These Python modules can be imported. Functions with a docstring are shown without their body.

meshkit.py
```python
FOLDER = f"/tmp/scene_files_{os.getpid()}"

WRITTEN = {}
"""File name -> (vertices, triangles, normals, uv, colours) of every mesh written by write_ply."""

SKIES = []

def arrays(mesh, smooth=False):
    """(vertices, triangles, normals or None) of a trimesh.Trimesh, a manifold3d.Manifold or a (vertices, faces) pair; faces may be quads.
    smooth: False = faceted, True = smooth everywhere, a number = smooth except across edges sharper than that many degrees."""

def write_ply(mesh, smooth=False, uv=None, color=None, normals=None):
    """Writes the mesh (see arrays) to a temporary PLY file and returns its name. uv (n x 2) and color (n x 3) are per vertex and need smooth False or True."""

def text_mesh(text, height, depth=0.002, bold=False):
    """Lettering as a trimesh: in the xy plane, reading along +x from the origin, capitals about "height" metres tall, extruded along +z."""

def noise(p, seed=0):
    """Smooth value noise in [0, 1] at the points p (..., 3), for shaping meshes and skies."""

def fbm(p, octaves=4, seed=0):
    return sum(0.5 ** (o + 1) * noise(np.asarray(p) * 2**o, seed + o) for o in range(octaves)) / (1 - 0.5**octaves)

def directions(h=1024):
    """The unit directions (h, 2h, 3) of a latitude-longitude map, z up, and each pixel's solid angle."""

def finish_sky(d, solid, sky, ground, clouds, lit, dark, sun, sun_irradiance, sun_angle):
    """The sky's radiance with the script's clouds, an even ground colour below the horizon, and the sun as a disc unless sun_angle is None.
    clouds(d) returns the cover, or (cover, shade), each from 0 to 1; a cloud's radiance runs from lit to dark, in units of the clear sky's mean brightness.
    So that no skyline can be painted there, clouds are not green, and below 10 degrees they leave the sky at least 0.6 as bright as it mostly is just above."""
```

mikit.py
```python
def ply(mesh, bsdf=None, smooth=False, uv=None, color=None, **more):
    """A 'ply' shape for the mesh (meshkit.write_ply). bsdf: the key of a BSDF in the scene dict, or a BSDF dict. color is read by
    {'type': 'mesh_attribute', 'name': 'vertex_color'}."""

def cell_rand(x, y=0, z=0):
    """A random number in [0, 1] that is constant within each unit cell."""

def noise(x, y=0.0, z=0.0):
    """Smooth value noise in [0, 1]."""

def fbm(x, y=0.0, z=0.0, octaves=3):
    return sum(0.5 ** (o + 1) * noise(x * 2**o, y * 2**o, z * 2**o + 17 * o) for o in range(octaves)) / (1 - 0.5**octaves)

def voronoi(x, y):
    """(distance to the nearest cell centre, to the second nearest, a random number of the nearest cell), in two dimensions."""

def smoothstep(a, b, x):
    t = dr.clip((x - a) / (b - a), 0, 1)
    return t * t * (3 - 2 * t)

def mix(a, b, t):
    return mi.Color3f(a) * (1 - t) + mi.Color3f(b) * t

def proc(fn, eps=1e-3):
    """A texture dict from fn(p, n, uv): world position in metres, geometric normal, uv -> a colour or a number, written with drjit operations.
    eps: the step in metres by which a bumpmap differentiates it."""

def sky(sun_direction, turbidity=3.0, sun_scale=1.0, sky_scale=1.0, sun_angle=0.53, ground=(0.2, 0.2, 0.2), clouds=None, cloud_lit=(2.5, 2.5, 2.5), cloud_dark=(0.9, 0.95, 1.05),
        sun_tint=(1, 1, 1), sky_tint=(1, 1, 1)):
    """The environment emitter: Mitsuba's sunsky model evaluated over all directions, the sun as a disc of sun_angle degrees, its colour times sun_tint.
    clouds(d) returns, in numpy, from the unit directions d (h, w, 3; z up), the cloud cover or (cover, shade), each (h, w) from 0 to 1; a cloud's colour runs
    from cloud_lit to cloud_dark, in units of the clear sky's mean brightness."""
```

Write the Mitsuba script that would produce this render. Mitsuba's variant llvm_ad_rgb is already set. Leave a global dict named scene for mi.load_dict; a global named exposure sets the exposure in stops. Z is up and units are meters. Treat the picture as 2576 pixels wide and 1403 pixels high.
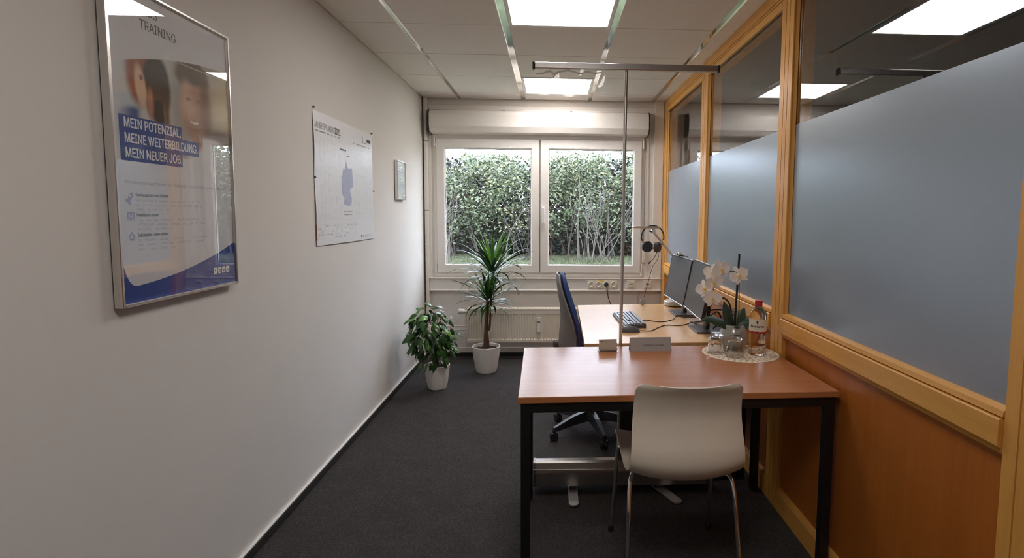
import math, random
import numpy as np, trimesh, shapely
from shapely import affinity
from shapely.geometry import Polygon, Point, box as sbox
import drjit as dr, mitsuba as mi
import manifold3d
import mikit, meshkit
from mikit import proc, noise, fbm, smoothstep, mix, cell_rand, voronoi

rnd = random.Random(7)
rng = np.random.default_rng(11)
scene = {'type': 'scene'}
labels = {}
PI = math.pi
T = mi.ScalarTransform4f

# ------------------------------------------------------------------ camera, sky, exposure
W, H = 2576, 1403
F, PX, PY = 1416.6, 1454.2, 659.1
def rodrigues(r):
    a = np.linalg.norm(r); k = np.asarray(r) / a
    K = np.array([[0, -k[2], k[1]], [k[2], 0, -k[0]], [-k[1], k[0], 0]])
    return np.eye(3) + math.sin(a) * K + (1 - math.cos(a)) * K @ K
RW = rodrigues([.0854, -.0463, .0063]) @ np.array([[1, 0, 0], [0, 0, -1], [0, 1, 0.]])   # world -> camera (right, down, forward)
CAM = np.array([1.24, 0.0, 1.42])
to_world = np.eye(4)
to_world[:3, 0], to_world[:3, 1], to_world[:3, 2], to_world[:3, 3] = -RW[0], -RW[1], RW[2], CAM
scene['camera'] = {'type': 'perspective', 'fov': math.degrees(2 * math.atan(W / 2 / F)), 'fov_axis': 'x', 'near_clip': 0.05, 'far_clip': 200.0,
                   'principal_point_offset_x': (W / 2 - PX) / W, 'principal_point_offset_y': (H / 2 - PY) / H,
                   'to_world': T(to_world.tolist())}
def overcast(d):
    return np.ones(d.shape[:2]), 0.25 + 0.5 * meshkit.fbm(d * 2.3, 3, 5)
scene['sky'] = mikit.sky((0.3, -0.5, 0.8), turbidity=6.0, sun_scale=0.0, sky_scale=68.0, ground=(0.12, 0.14, 0.09), clouds=overcast,
                         cloud_lit=(0.98, 1.08, 1.26), cloud_dark=(0.77, 0.87, 1.05))
LAMP = 15.2
exposure = 0.0

# ------------------------------------------------------------------ materials
def rgb(c): return {'type': 'rgb', 'value': list(c) if not np.isscalar(c) else [c] * 3}
def tex(c): return proc(c) if callable(c) else rgb(c)
def mat(name, c, rough=0.6, spec=0.5, metal=0.0, bump=None, bs=1e-3, two=True, **kw):
    b = {'type': 'principled', 'base_color': tex(c), 'roughness': rough, 'specular': spec, 'metallic': metal, **kw}
    if two: b = {'type': 'twosided', 'b': b}
    if bump is not None:
        b = {'type': 'bumpmap', 'arbitrary': proc(bump, bs), 'scale': 1.0, 'b': b}
    scene[name] = b
    return name
def diffuse(name, c):
    scene[name] = {'type': 'twosided', 'b': {'type': 'diffuse', 'reflectance': tex(c)}}
    return name

def wall_c(p, n, uv):
    return mix((.72, .695, .66), (.75, .725, .69), fbm(p.x * 1.3 + 5, p.y * 1.3, p.z * 1.3))
diffuse('m_wall', wall_c)
diffuse('m_wall_far', (.80, .765, .725))
def tile_c(p, n, uv):
    return mix((.84, .80, .75), (.88, .84, .795), fbm(p.x * 60, p.y * 60, 0.0, 2))
diffuse('m_tile', tile_c)
diffuse('m_plenum', (.03, .027, .025))
mat('m_rail', (.80, .80, .78), .06, metal=1.0)
def carpet_c(p, n, uv):
    a = fbm(p.x * 330, p.y * 330, 0.0, 2); b = fbm(p.x * 14, p.y * 14, 3.0, 3)
    s = smoothstep(.45, .75, noise(p.x * 160, p.y * 160, 9.0))
    return mix((.034, .031, .032), (.094, .087, .086), dr.clip(a * .75 + b * .2 + s * .22 - .12, 0, 1))
diffuse('m_carpet', carpet_c)
mat('m_carpet_edge', (.035, .032, .033), .95, .1)
mat('m_cap', (.78, .77, .75), .45)
mat('m_lampwhite', (.82, .82, .8), .4)
mat('m_pvc', (.88, .855, .825), .28)
mat('m_pvc_box', (.80, .765, .72), .22)
mat('m_ivory', (.80, .76, .66), .35)
mat('m_trunking', (.78, .755, .72), .35)
mat('m_radiator', (.80, .74, .645), .3)
mat('m_black', (.012, .012, .013), .45)
mat('m_blackmetal', (.006, .006, .0065), .42)
mat('m_darkgrey', (.04, .04, .045), .5)
mat('m_grey', (.25, .25, .26), .5)
mat('m_gap', (.16, .135, .12), .9, .1)
mat('m_alu', (.72, .70, .68), .28, metal=1.0)
mat('m_alu_dark', (.42, .40, .39), .32, metal=1.0)
mat('m_chrome', (.82, .81, .80), .06, metal=1.0)
mat('m_silver', (.62, .62, .63), .35, metal=.6)
mat('m_yellow', (.75, .6, .12), .6)
mat('m_white', (.85, .85, .84), .35)
mat('m_paper', (.80, .79, .77), .7)

def wood(name, dark, light, axis, rough=.38, spec=.4):
    def f(p, n, uv):
        if axis == 'z': u, v, w = p.y, p.x, p.z
        elif axis == 'y': u, v, w = p.x, p.z, p.y
        else: u, v, w = p.y, p.z, p.x
        g = fbm(u * 34 + 3.1, v * 34, w * 1.6, 3)
        fine = fbm(u * 320, v * 320, w * 9.0, 2)
        return mix(dark, light, dr.clip(g * .75 + fine * .4 - .08, 0, 1))
    return mat(name, f, rough, spec)
wood('m_beech_z', (.50, .23, .046), (.69, .355, .088), 'z')
wood('m_beech_y', (.50, .23, .046), (.69, .355, .088), 'y')
wood('m_veneer', (.30, .082, .010), (.40, .125, .018), 'z', .4)
def desk_mat(name, dark, light):
    def f(p, n, uv):
        g = fbm(p.x * 2.2, p.y * 46, 0.5, 3); fine = fbm(p.x * 14, p.y * 420, 1.5, 2)
        return mix(dark, light, dr.clip(g * .7 + fine * .45 - .1, 0, 1))
    scene[name] = {'type': 'twosided', 'b': {'type': 'roughplastic', 'distribution': 'ggx', 'alpha': .085, 'int_ior': 1.5, 'diffuse_reflectance': proc(f), 'nonlinear': False}}
desk_mat('m_desk_front', (.42, .150, .052), (.55, .222, .088))
desk_mat('m_desk_rear', (.58, .33, .135), (.70, .43, .20))

scene['m_glass'] = {'type': 'thindielectric', 'int_ior': 1.5}
scene['m_glass_thin'] = {'type': 'thindielectric', 'int_ior': 1.33}
scene['m_glass_solid'] = {'type': 'dielectric', 'int_ior': 1.5, 'ext_ior': 1.0}
scene['m_water'] = {'type': 'dielectric', 'int_ior': 1.38, 'ext_ior': 1.0}
mat('m_film', (.265, .315, .375), .28, .75, .42)

# ------------------------------------------------------------------ mesh helpers
def cat(ms): return trimesh.util.concatenate([m for m in ms if m is not None])
def bx(x0, x1, y0, y1, z0, z1, c=0.0):
    x0, x1 = min(x0, x1), max(x0, x1); y0, y1 = min(y0, y1), max(y0, y1); z0, z1 = min(z0, z1), max(z0, z1)
    if c <= 0:
        m = trimesh.creation.box((x1 - x0, y1 - y0, z1 - z0)); m.apply_translation(((x0 + x1) / 2, (y0 + y1) / 2, (z0 + z1) / 2)); return m
    c = min(c, (x1 - x0) * .45, (y1 - y0) * .45, (z1 - z0) * .45)
    P = []
    for sx in (0, 1):
        for sy in (0, 1):
            for sz in (0, 1):
                a = [(x0, x1)[sx], (y0, y1)[sy], (z0, z1)[sz]]
                d = [c if s == 0 else -c for s in (sx, sy, sz)]
                P += [[a[0], a[1] + d[1], a[2] + d[2]], [a[0] + d[0], a[1], a[2] + d[2]], [a[0] + d[0], a[1] + d[1], a[2]]]
    return trimesh.convex.convex_hull(np.array(P))
def hull(P): return trimesh.convex.convex_hull(np.asarray(P, float))
def bezier(P, n=16):
    """Catmull-Rom through the points."""
    P = np.asarray(P, float)
    if len(P) == 2: return P[0] + (P[1] - P[0]) * np.linspace(0, 1, n)[:, None]
    Q = np.vstack([2 * P[0] - P[1], P, 2 * P[-1] - P[-2]]); out = []
    for i in range(1, len(Q) - 2):
        for t in np.linspace(0, 1, n, endpoint=False):
            a, b, c, d = Q[i - 1:i + 3]
            out.append(.5 * (2 * b + (c - a) * t + (2 * a - 5 * b + 4 * c - d) * t * t + (3 * b - a - 3 * c + d) * t ** 3))
    return np.array(out + [P[-1]])
def tube(P, r, sides=10, cap=True, flat=1.0):
    P = np.asarray(P, float); n = len(P); r = np.broadcast_to(r, (n,))
    t = np.gradient(P, axis=0); t /= np.linalg.norm(t, axis=1, keepdims=True) + 1e-12
    a = np.zeros_like(P); ref = np.array([0, 0, 1.0]) if abs(t[0, 2]) < .9 else np.array([1.0, 0, 0])
    a[0] = np.cross(t[0], ref); a[0] /= np.linalg.norm(a[0])
    for i in range(1, n):
        v = a[i - 1] - t[i] * (a[i - 1] @ t[i]); a[i] = v / (np.linalg.norm(v) + 1e-12)
    b = np.cross(t, a); ang = np.arange(sides) * 2 * PI / sides
    V = (P[:, None] + r[:, None, None] * (np.cos(ang)[None, :, None] * a[:, None] + flat * np.sin(ang)[None, :, None] * b[:, None])).reshape(-1, 3)
    Fs = []
    for i in range(n - 1):
        for j in range(sides):
            k = (j + 1) % sides
            q = [i * sides + j, i * sides + k, (i + 1) * sides + k, (i + 1) * sides + j]
            Fs += [[q[0], q[1], q[2]], [q[0], q[2], q[3]]]
    if cap:
        V = np.vstack([V, P[0], P[-1]]); c0, c1 = n * sides, n * sides + 1
        for j in range(sides):
            k = (j + 1) % sides
            Fs += [[c0, k, j], [c1, (n - 1) * sides + j, (n - 1) * sides + k]]
    m = trimesh.Trimesh(V, Fs, process=False); m.fix_normals() if False else None
    return m
def lathe(prof, n=40, center=(0, 0, 0)):
    """profile [(r, z)...] turned about z."""
    prof = np.asarray(prof, float); ang = np.arange(n) * 2 * PI / n
    V = np.stack([prof[:, 0][:, None] * np.cos(ang), prof[:, 0][:, None] * np.sin(ang), np.repeat(prof[:, 1][:, None], n, 1)], -1).reshape(-1, 3) + center
    Fs = []
    for i in range(len(prof) - 1):
        for j in range(n):
            k = (j + 1) % n
            Fs += [[i * n + j, i * n + k, (i + 1) * n + k], [i * n + j, (i + 1) * n + k, (i + 1) * n + j]]
    return trimesh.Trimesh(V, Fs, process=False)
def prism(poly, a, b, axis='z'):
    """extrude polygon (coordinates: the two other axes in xyz order) from a to b along axis."""
    if not hasattr(poly, 'exterior') and not hasattr(poly, 'geoms'): poly = Polygon(poly)
    ms = [trimesh.creation.extrude_polygon(g, abs(b - a), engine='earcut') for g in getattr(poly, 'geoms', [poly])]
    m = cat(ms); v = m.vertices.copy(); z = v[:, 2] + min(a, b)
    if axis == 'z': m.vertices = np.stack([v[:, 0], v[:, 1], z], 1)
    elif axis == 'x': m.vertices = np.stack([z, v[:, 0], v[:, 1]], 1)
    else:
        m.vertices = np.stack([v[:, 0], z, v[:, 1]], 1); m.invert()
    return m
def cyl(p, q, r, n=24):
    return tube(np.array([p, (np.asarray(p, float) + np.asarray(q, float)) / 2, q]), r, n)
def move(m, M):
    m = m.copy(); m.apply_transform(M); return m
def tr(x, y, z): return trimesh.transformations.translation_matrix([x, y, z])
def rot(a, axis, pt=None): return trimesh.transformations.rotation_matrix(a, axis, pt)
def rounded(w, h, r, n=6):
    return sbox(-w / 2 + r, -h / 2 + r, w / 2 - r, h / 2 - r).buffer(r, quad_segs=n)
def roundbox(x0, x1, y0, y1, z0, z1, r, seg=12):
    r = min(r, (x1 - x0) / 2.01, (y1 - y0) / 2.01, (z1 - z0) / 2.01)
    s = trimesh.creation.icosphere(2, r).vertices; P = []
    for x in (x0 + r, x1 - r):
        for y in (y0 + r, y1 - r):
            for z in (z0 + r, z1 - r): P.append(s + [x, y, z])
    return hull(np.vstack(P))
def grid(fn, nu, nv, thick=0.0, closed=False):
    """surface fn(u, v) for u, v in [0, 1]; with thick: a closed shell."""
    u, v = np.meshgrid(np.linspace(0, 1, nu), np.linspace(0, 1, nv), indexing='ij')
    P = fn(u, v)
    idx = np.arange(nu * nv).reshape(nu, nv)
    q = np.stack([idx[:-1, :-1], idx[1:, :-1], idx[1:, 1:], idx[:-1, 1:]], -1).reshape(-1, 4)
    Fs = np.vstack([q[:, [0, 1, 2]], q[:, [0, 2, 3]]])
    V = P.reshape(-1, 3)
    if thick:
        m = trimesh.Trimesh(V, Fs, process=False); N = np.array(m.vertex_normals)
        V2 = V - N * thick; n = len(V)
        edge = np.concatenate([idx[:, 0], idx[-1, 1:], idx[::-1, -1][1:], idx[0, ::-1][1:]])
        e = []
        for a, b in zip(edge[:-1], edge[1:]): e += [[a, a + n, b + n], [a, b + n, b]]
        Fs = np.vstack([Fs, Fs[:, ::-1] + n, np.array(e)]); V = np.vstack([V, V2])
    return trimesh.Trimesh(V, Fs, process=False)

used = {}
def numbered(k):
    if k not in used: used[k] = 0; return k
    used[k] += 1; return f'{k}_{used[k]:03d}'
def put(key, mesh, m, smooth=False, **kw):
    key = numbered(key); scene[key] = mikit.ply(mesh, m, smooth, **kw); return key
def thing(name, label, category, group=None):
    k = numbered(name); labels[k] = {'label': label, 'category': category}
    if group: labels[k]['group'] = group
    return k
def struct(name, label): 
    labels[name] = {'label': label, 'kind': 'structure'}; used.setdefault(name, 0); return name
def part(t, name, mesh, m, smooth=False, label=None, kind=None, **kw):
    k = put(f'{t}__{name}', mesh, m, smooth, **kw)
    if label or kind:
        labels[k] = {}
        if label: labels[k]['label'] = label
        if kind: labels[k]['kind'] = kind
    return k
def text_on(text, height, origin, ux, uy, depth=.0004, bold=False, width=None):
    """lettering laid at origin reading along ux, upright along uy."""
    m = meshkit.text_mesh(text, height, depth, bold)
    ux, uy = np.asarray(ux, float), np.asarray(uy, float); un = np.cross(ux, uy)
    v = m.vertices.copy()
    if width: v[:, 0] *= width / np.ptp(v[:, 0])
    m.vertices = np.asarray(origin, float) + v[:, :1] * ux + v[:, 1:2] * uy + v[:, 2:] * un
    return m

# ------------------------------------------------------------------ room shell
CZ, YW, XP, XG = 2.516, 5.58, 2.33, 2.35      # ceiling, window wall, partition face, partition glass
YB = -1.7                                      # wall behind the camera
struct('floor', 'dark grey speckled office carpet')
scene['floor'] = mikit.ply(bx(-.1, 5.6, YB - .1, YW + .2, -.12, 0), 'm_carpet')
struct('wall_left', 'smooth off-white left wall carrying the poster and the year planner')
scene['wall_left'] = mikit.ply(bx(-.12, 0, YB - .1, YW + .2, -.12, 2.7), 'm_wall')
struct('wall_near', 'off-white wall behind the camera')
scene['wall_near'] = mikit.ply(bx(-.1, 5.6, YB - .12, YB, -.1, 2.7), 'm_wall')

struct('ceiling', 'suspended ceiling of pale mineral tiles with metal rails')
scene['ceiling__plenum'] = mikit.ply(bx(-.1, 5.6, YB - .1, YW + .1, 2.56, 2.68), 'm_plenum')
ROWS = [YB, -.93, -.306, .316, .938, 1.56, 2.182, 2.804, 3.424, 4.046, 4.668, 5.296, 5.565]
COLS = [(0.004, .336), (.364, .938), (.982, 1.582), (1.616, 2.196), (2.236, 2.42)]
LIGHT_ROWS = (10, 7, 3)
for ci, (a, b) in enumerate(COLS):
    for ri in range(len(ROWS) - 1):
        if ci == 2 and ri in LIGHT_ROWS: continue
        g = .0028
        scene_key = part('ceiling', 'tile', bx(a, b, ROWS[ri] + g, ROWS[ri + 1] - g, CZ + rnd.uniform(0, .0012), CZ + .018, .0022), 'm_tile')
for xc, w in ((.35, .028), (.96, .044), (1.599, .034), (2.216, .040)):
    y0, y1 = YB, 5.56
    segs = [YB, 1.2, 4.05, 5.56]
    for s0, s1 in zip(segs[:-1], segs[1:]):
        m = cat([bx(xc - w / 2 + .003, xc + w / 2 - .003, s0 + .001, s1 - .001, CZ + .006, CZ + .016),
                 bx(xc - w / 2 - .001, xc - w / 2 + .003, s0 + .001, s1 - .001, CZ - .001, CZ + .02),
                 bx(xc + w / 2 - .003, xc + w / 2 + .001, s0 + .001, s1 - .001, CZ - .001, CZ + .02)])
        part('ceiling', 'rail', m, 'm_rail', label='polished metal ceiling rail')

def ceiling_light(y0, y1, label, k_=1.0):
    t = thing('ceiling_light', label, 'ceiling light', 'square ceiling lights')
    a, b = .984, 1.58; e = .022; y0 += .004; y1 -= .004
    fr = cat([bx(a, a + e, y0, y1, CZ - .004, CZ + .02, .002), bx(b - e, b, y0, y1, CZ - .004, CZ + .02, .002),
              bx(a + e, b - e, y0, y0 + e, CZ - .004, CZ + .02, .002), bx(a + e, b - e, y1 - e, y1, CZ - .004, CZ + .02, .002)])
    part(t, 'frame', fr, 'm_lampwhite')
    v = np.array([[a + e, y0 + e, CZ - .001], [b - e, y0 + e, CZ - .001], [b - e, y1 - e, CZ - .001], [a + e, y1 - e, CZ - .001]])
    k = part(t, 'diffuser', trimesh.Trimesh(v, [[0, 2, 1], [0, 3, 2]], process=False), 'm_lampwhite', label='glowing white diffuser')
    scene[k]['emitter'] = {'type': 'area', 'radiance': rgb((LAMP * k_, LAMP * .945 * k_, LAMP * .90 * k_))}
    part(t, 'housing', bx(a + .01, b - .01, y0 + .01, y1 - .01, CZ + .02, CZ + .036), 'm_grey')
ceiling_light(ROWS[7], ROWS[8], 'square glowing ceiling panel light nearest to the camera, cut off by the top edge')
ceiling_light(ROWS[3], ROWS[4], 'square ceiling panel light above the camera, third from the window')
ceiling_light(ROWS[10], ROWS[11], 'square glowing ceiling panel light nearest to the window')

# left edge skirting and corner trim
struct('baseboard_left', 'dark carpet skirting with a white cap strip along the left wall')
part('baseboard_left', 'strip', bx(0, .018, YB, YW, 0, .040, .003), 'm_carpet_edge')
part('baseboard_left', 'cap', bx(0, .015, YB, YW, .040, .049, .002), 'm_cap', label='thin white cap strip')
struct('trim_1', 'narrow white vertical strip in the left corner beside the window wall')
for z0, z1 in ((.05, .49), (.497, 1.44), (1.447, 2.10), (2.107, 2.515)):
    part('trim_1', 'strip', bx(.016, .044, 5.50, 5.585, z0, z1, .003), 'm_trunking')
part('trim_1', 'backing', bx(.001, .016, 5.53, 5.585, .05, 2.515), 'm_gap')

# window wall with opening
struct('wall_far', 'pale window wall at the end of the room')
OX0, OX1, OZ0, OZ1 = .10, 2.135, .80, 2.19
part('wall_far', 'masonry', cat([bx(-.1, OX0, YW, YW + .18, -.1, 2.7), bx(OX1, 2.46, YW, YW + .18, -.1, 2.7), bx(OX0, OX1, YW, YW + .18, -.1, OZ0), bx(OX0, OX1, YW, YW + .18, OZ1, 2.7)]), 'm_wall_far')
part('wall_far', 'pilaster', bx(2.235, 2.33, 5.545, YW, .79, 2.515, .004), 'm_wall_far')
part('wall_far', 'lintel_board', bx(.05, 2.235, 5.563, YW, 2.395, 2.455, .004), 'm_wall_far')
part('wall_far', 'jamb_strip', bx(.044, .072, 5.565, YW, .785, 2.16, .003), 'm_pvc')
part('wall_far', 'jamb_strip', bx(2.165, 2.19, 5.565, YW, .785, 2.16, .003), 'm_pvc')
part('wall_far', 'sill_band', bx(0, 2.33, 5.57, YW, .035, .085, .003), 'm_trunking')
struct('baseboard_far', 'black skirting below the window wall')
scene['baseboard_far'] = mikit.ply(bx(.0, 2.33, 5.555, YW, 0, .034, .003), 'm_black')

# window
struct('window_1', 'white double casement window looking on to a hedge')
def ring(x0, x1, z0, z1, w, y0, y1, c=.004, wt=None, wb=None):
    """mitred frame of four bars with sloped inner edges."""
    outer = [(x0, z0), (x1, z0), (x1, z1), (x0, z1)]
    wt = w if wt is None else wt; wb = w if wb is None else wb
    inner = [(x0 + w, z0 + wb), (x1 - w, z0 + wb), (x1 - w, z1 - wt), (x0 + w, z1 - wt)]
    ms = []
    for i in range(4):
        j = (i + 1) % 4
        P = []
        for (ox, oz), (ix, iz) in ((outer[i], inner[i]), (outer[j], inner[j])):
            dx, dz = np.sign(ix - ox), np.sign(iz - oz)
            P += [[ox, y1, oz], [ix, y1, iz], [ox, y0 + c, oz], [ox + dx * c, y0, oz + dz * c], [ix - dx * c * 2.2, y0, iz - dz * c * 2.2], [ix, y0 + c * 2.2, iz]]
        ms.append(hull(P))
    return cat(ms)
part('window_1', 'frame', ring(.09, 2.14, .795, 2.18, .055, 5.572, 5.66, wt=.06), 'm_pvc')
for x0, x1, n in ((.122, 1.114, 0), (1.126, 2.118, 1)):
    s = part('window_1', 'sash', ring(x0, x1, .838, 2.135, .083, 5.545, 5.60, .005, wt=.095, wb=.083), 'm_pvc')
    part(s, 'pane', trimesh.Trimesh([[x0 + .08, 5.575, .92], [x1 - .08, 5.575, .92], [x1 - .08, 5.575, 2.042], [x0 + .08, 5.575, 2.042]], [[0, 1, 2], [0, 2, 3]], process=False), 'm_glass')
    part(s, 'gasket', ring(x0 + .0815, x1 - .0815, .9195, 2.0415, .004, 5.568, 5.574, .001), 'm_black')
part('window_1', 'mullion_gasket', bx(1.114, 1.126, 5.562, 5.57, .838, 2.135, .002), 'm_grey')
h = part('window_1__sash_001', 'handle', cat([roundbox(1.139, 1.172, 5.535, 5.545, 1.40, 1.485, .004), roundbox(1.146, 1.165, 5.50, 5.537, 1.452, 1.475, .005),
         roundbox(1.145, 1.166, 5.492, 5.508, 1.322, 1.478, .006)]), 'm_white', 30)
for x in (.108, 2.132):
    for z in (.845, 2.06):
        part('window_1', 'hinge', cat([cyl((x, 5.545, z), (x, 5.545, z + .085), .008, 12), bx(x - .006, x + .006, 5.55, 5.575, z + .01, z + .075, .002)]), 'm_white', 40)
part('window_1', 'hinge_pin', cyl((2.128, 5.54, .81), (2.128, 5.54, .835), .010, 12), 'm_white', 40)

# shutter box above the window
t = thing('shutter_box', 'wide white roller shutter box with black end caps above the window', 'shutter box')
prof = [(5.575, 2.175), (5.45, 2.185), (5.425, 2.235), (5.425, 2.345), (5.452, 2.385), (5.575, 2.392)]
part(t, 'casing', prism(prof, .082, 2.16, 'x'), 'm_pvc_box')
pc = Polygon(prof).buffer(.004, join_style=2)
part(t, 'end_cap', prism(pc, .074, .083, 'x'), 'm_black', label='black end cap')
part(t, 'end_cap', prism(pc, 2.159, 2.168, 'x'), 'm_black', label='black end cap')
part(t, 'top_rail', bx(.082, 2.16, 5.50, 5.578, 2.396, 2.402, .001), 'm_trunking')
for x in (.78, 1.42): part(t, 'clip', bx(x - .01, x + .01, 5.49, 5.51, 2.388, 2.403, .002), 'm_grey')
t = thing('shutter_strap', 'grey shutter strap hanging beside the right casement with a yellowed winder', 'shutter strap')
part(t, 'strap', bx(2.146, 2.152, 5.552, 5.556, 1.09, 2.17), 'm_grey')
part(t, 'winder', roundbox(2.136, 2.166, 5.535, 5.562, .945, 1.11, .004), 'm_ivory', 30, label='yellowed winder plate')
part(t, 'slot', bx(2.142, 2.160, 5.533, 5.538, 1.096, 1.108), 'm_black')
part(t, 'screw', cyl((2.152, 5.537, .965), (2.152, 5.533, .965), .003, 10), 'm_darkgrey')

# cable trunking under the window with outlets
t = thing('cable_trunking', 'long pale cable trunking running under the window sill', 'cable trunking')
part(t, 'body', bx(.046, 2.328, 5.535, YW, .668, .782, .003), 'm_trunking')
part(t, 'top_lip', bx(.046, 2.328, 5.522, YW, .777, .789, .004), 'm_trunking')
part(t, 'bottom_lip', bx(.046, 2.328, 5.522, YW, .660, .672, .004), 'm_trunking')
t = thing('socket_strip', 'ivory four-gang power socket strip in the trunking right of the chair', 'power socket')
part(t, 'frame', bx(1.592, 1.892, 5.526, 5.536, .685, .768, .003), 'm_ivory')
part(t, 'sticker', bx(1.70, 1.755, 5.5255, 5.5265, .756, .774), 'm_yellow', label='yellow sticker')
for i in range(4):
    x = 1.630 + i * .0745
    k = part(t, 'socket', cat([lathe([(.030, 0), (.030, .005), (.027, .010), (.0225, .010), (.0205, .0012), (0, .0012)], 28)]).apply_transform(rot(PI / 2, [1, 0, 0])).apply_translation((x, 5.526, .727)), 'm_ivory', 40)
    part(k, 'pin_hole', cat([cyl((x - .0095, 5.5255, .727), (x - .0095, 5.5240, .727), .0036, 10), cyl((x + .0095, 5.5255, .727), (x + .0095, 5.5240, .727), .0036, 10)]), 'm_black')
for x, lab in ((2.027, 'ivory data outlet in the trunking, left of the two'), (2.192, 'ivory data outlet in the trunking, right of the two behind the headset cable')):
    t = thing('data_outlet', lab, 'data outlet')
    part(t, 'plate', bx(x - .041, x + .041, 5.525, 5.536, .685, .768, .003), 'm_ivory')
    part(t, 'insert', bx(x - .028, x + .028, 5.521, 5.527, .698, .755, .002), 'm_ivory')
    part(t, 'port', bx(x - .018, x + .016, 5.519, 5.522, .727, .737), 'm_black')
    part(t, 'shutter', bx(x - .012, x + .022, 5.5185, 5.522, .713, .724, .001), 'm_white')
t = thing('power_cable', 'black plug and cable in the third socket of the strip, hanging behind the desk', 'cable')
px_ = 1.630 + 2 * .0745
part(t, 'plug', move(lathe([(0, .03), (.012, .03), (.019, .02), (.0205, 0), (0, 0)], 20), tr(px_, 5.522, .727) @ rot(PI / 2, [1, 0, 0])), 'm_black', 40)
part(t, 'cord', tube(bezier([(px_, 5.49, .725), (px_ + .005, 5.475, .68), (px_ + .02, 5.45, .59), (px_ + .06, 5.40, .50), (px_ + .11, 5.33, .40), (px_ + .15, 5.2, .25), (px_ + .2, 5.0, .02)], 8), .0045, 8), 'm_black', True)
t = thing('telephone_cord', 'thin grey cord hanging from the trunking behind the desk', 'cable')
part(t, 'cord', tube(bezier([(2.115, 5.53, .665), (2.095, 5.52, .60), (2.10, 5.50, .50), (2.14, 5.45, .40), (2.15, 5.42, .2)], 8), .003, 6), 'm_grey', True)

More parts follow.
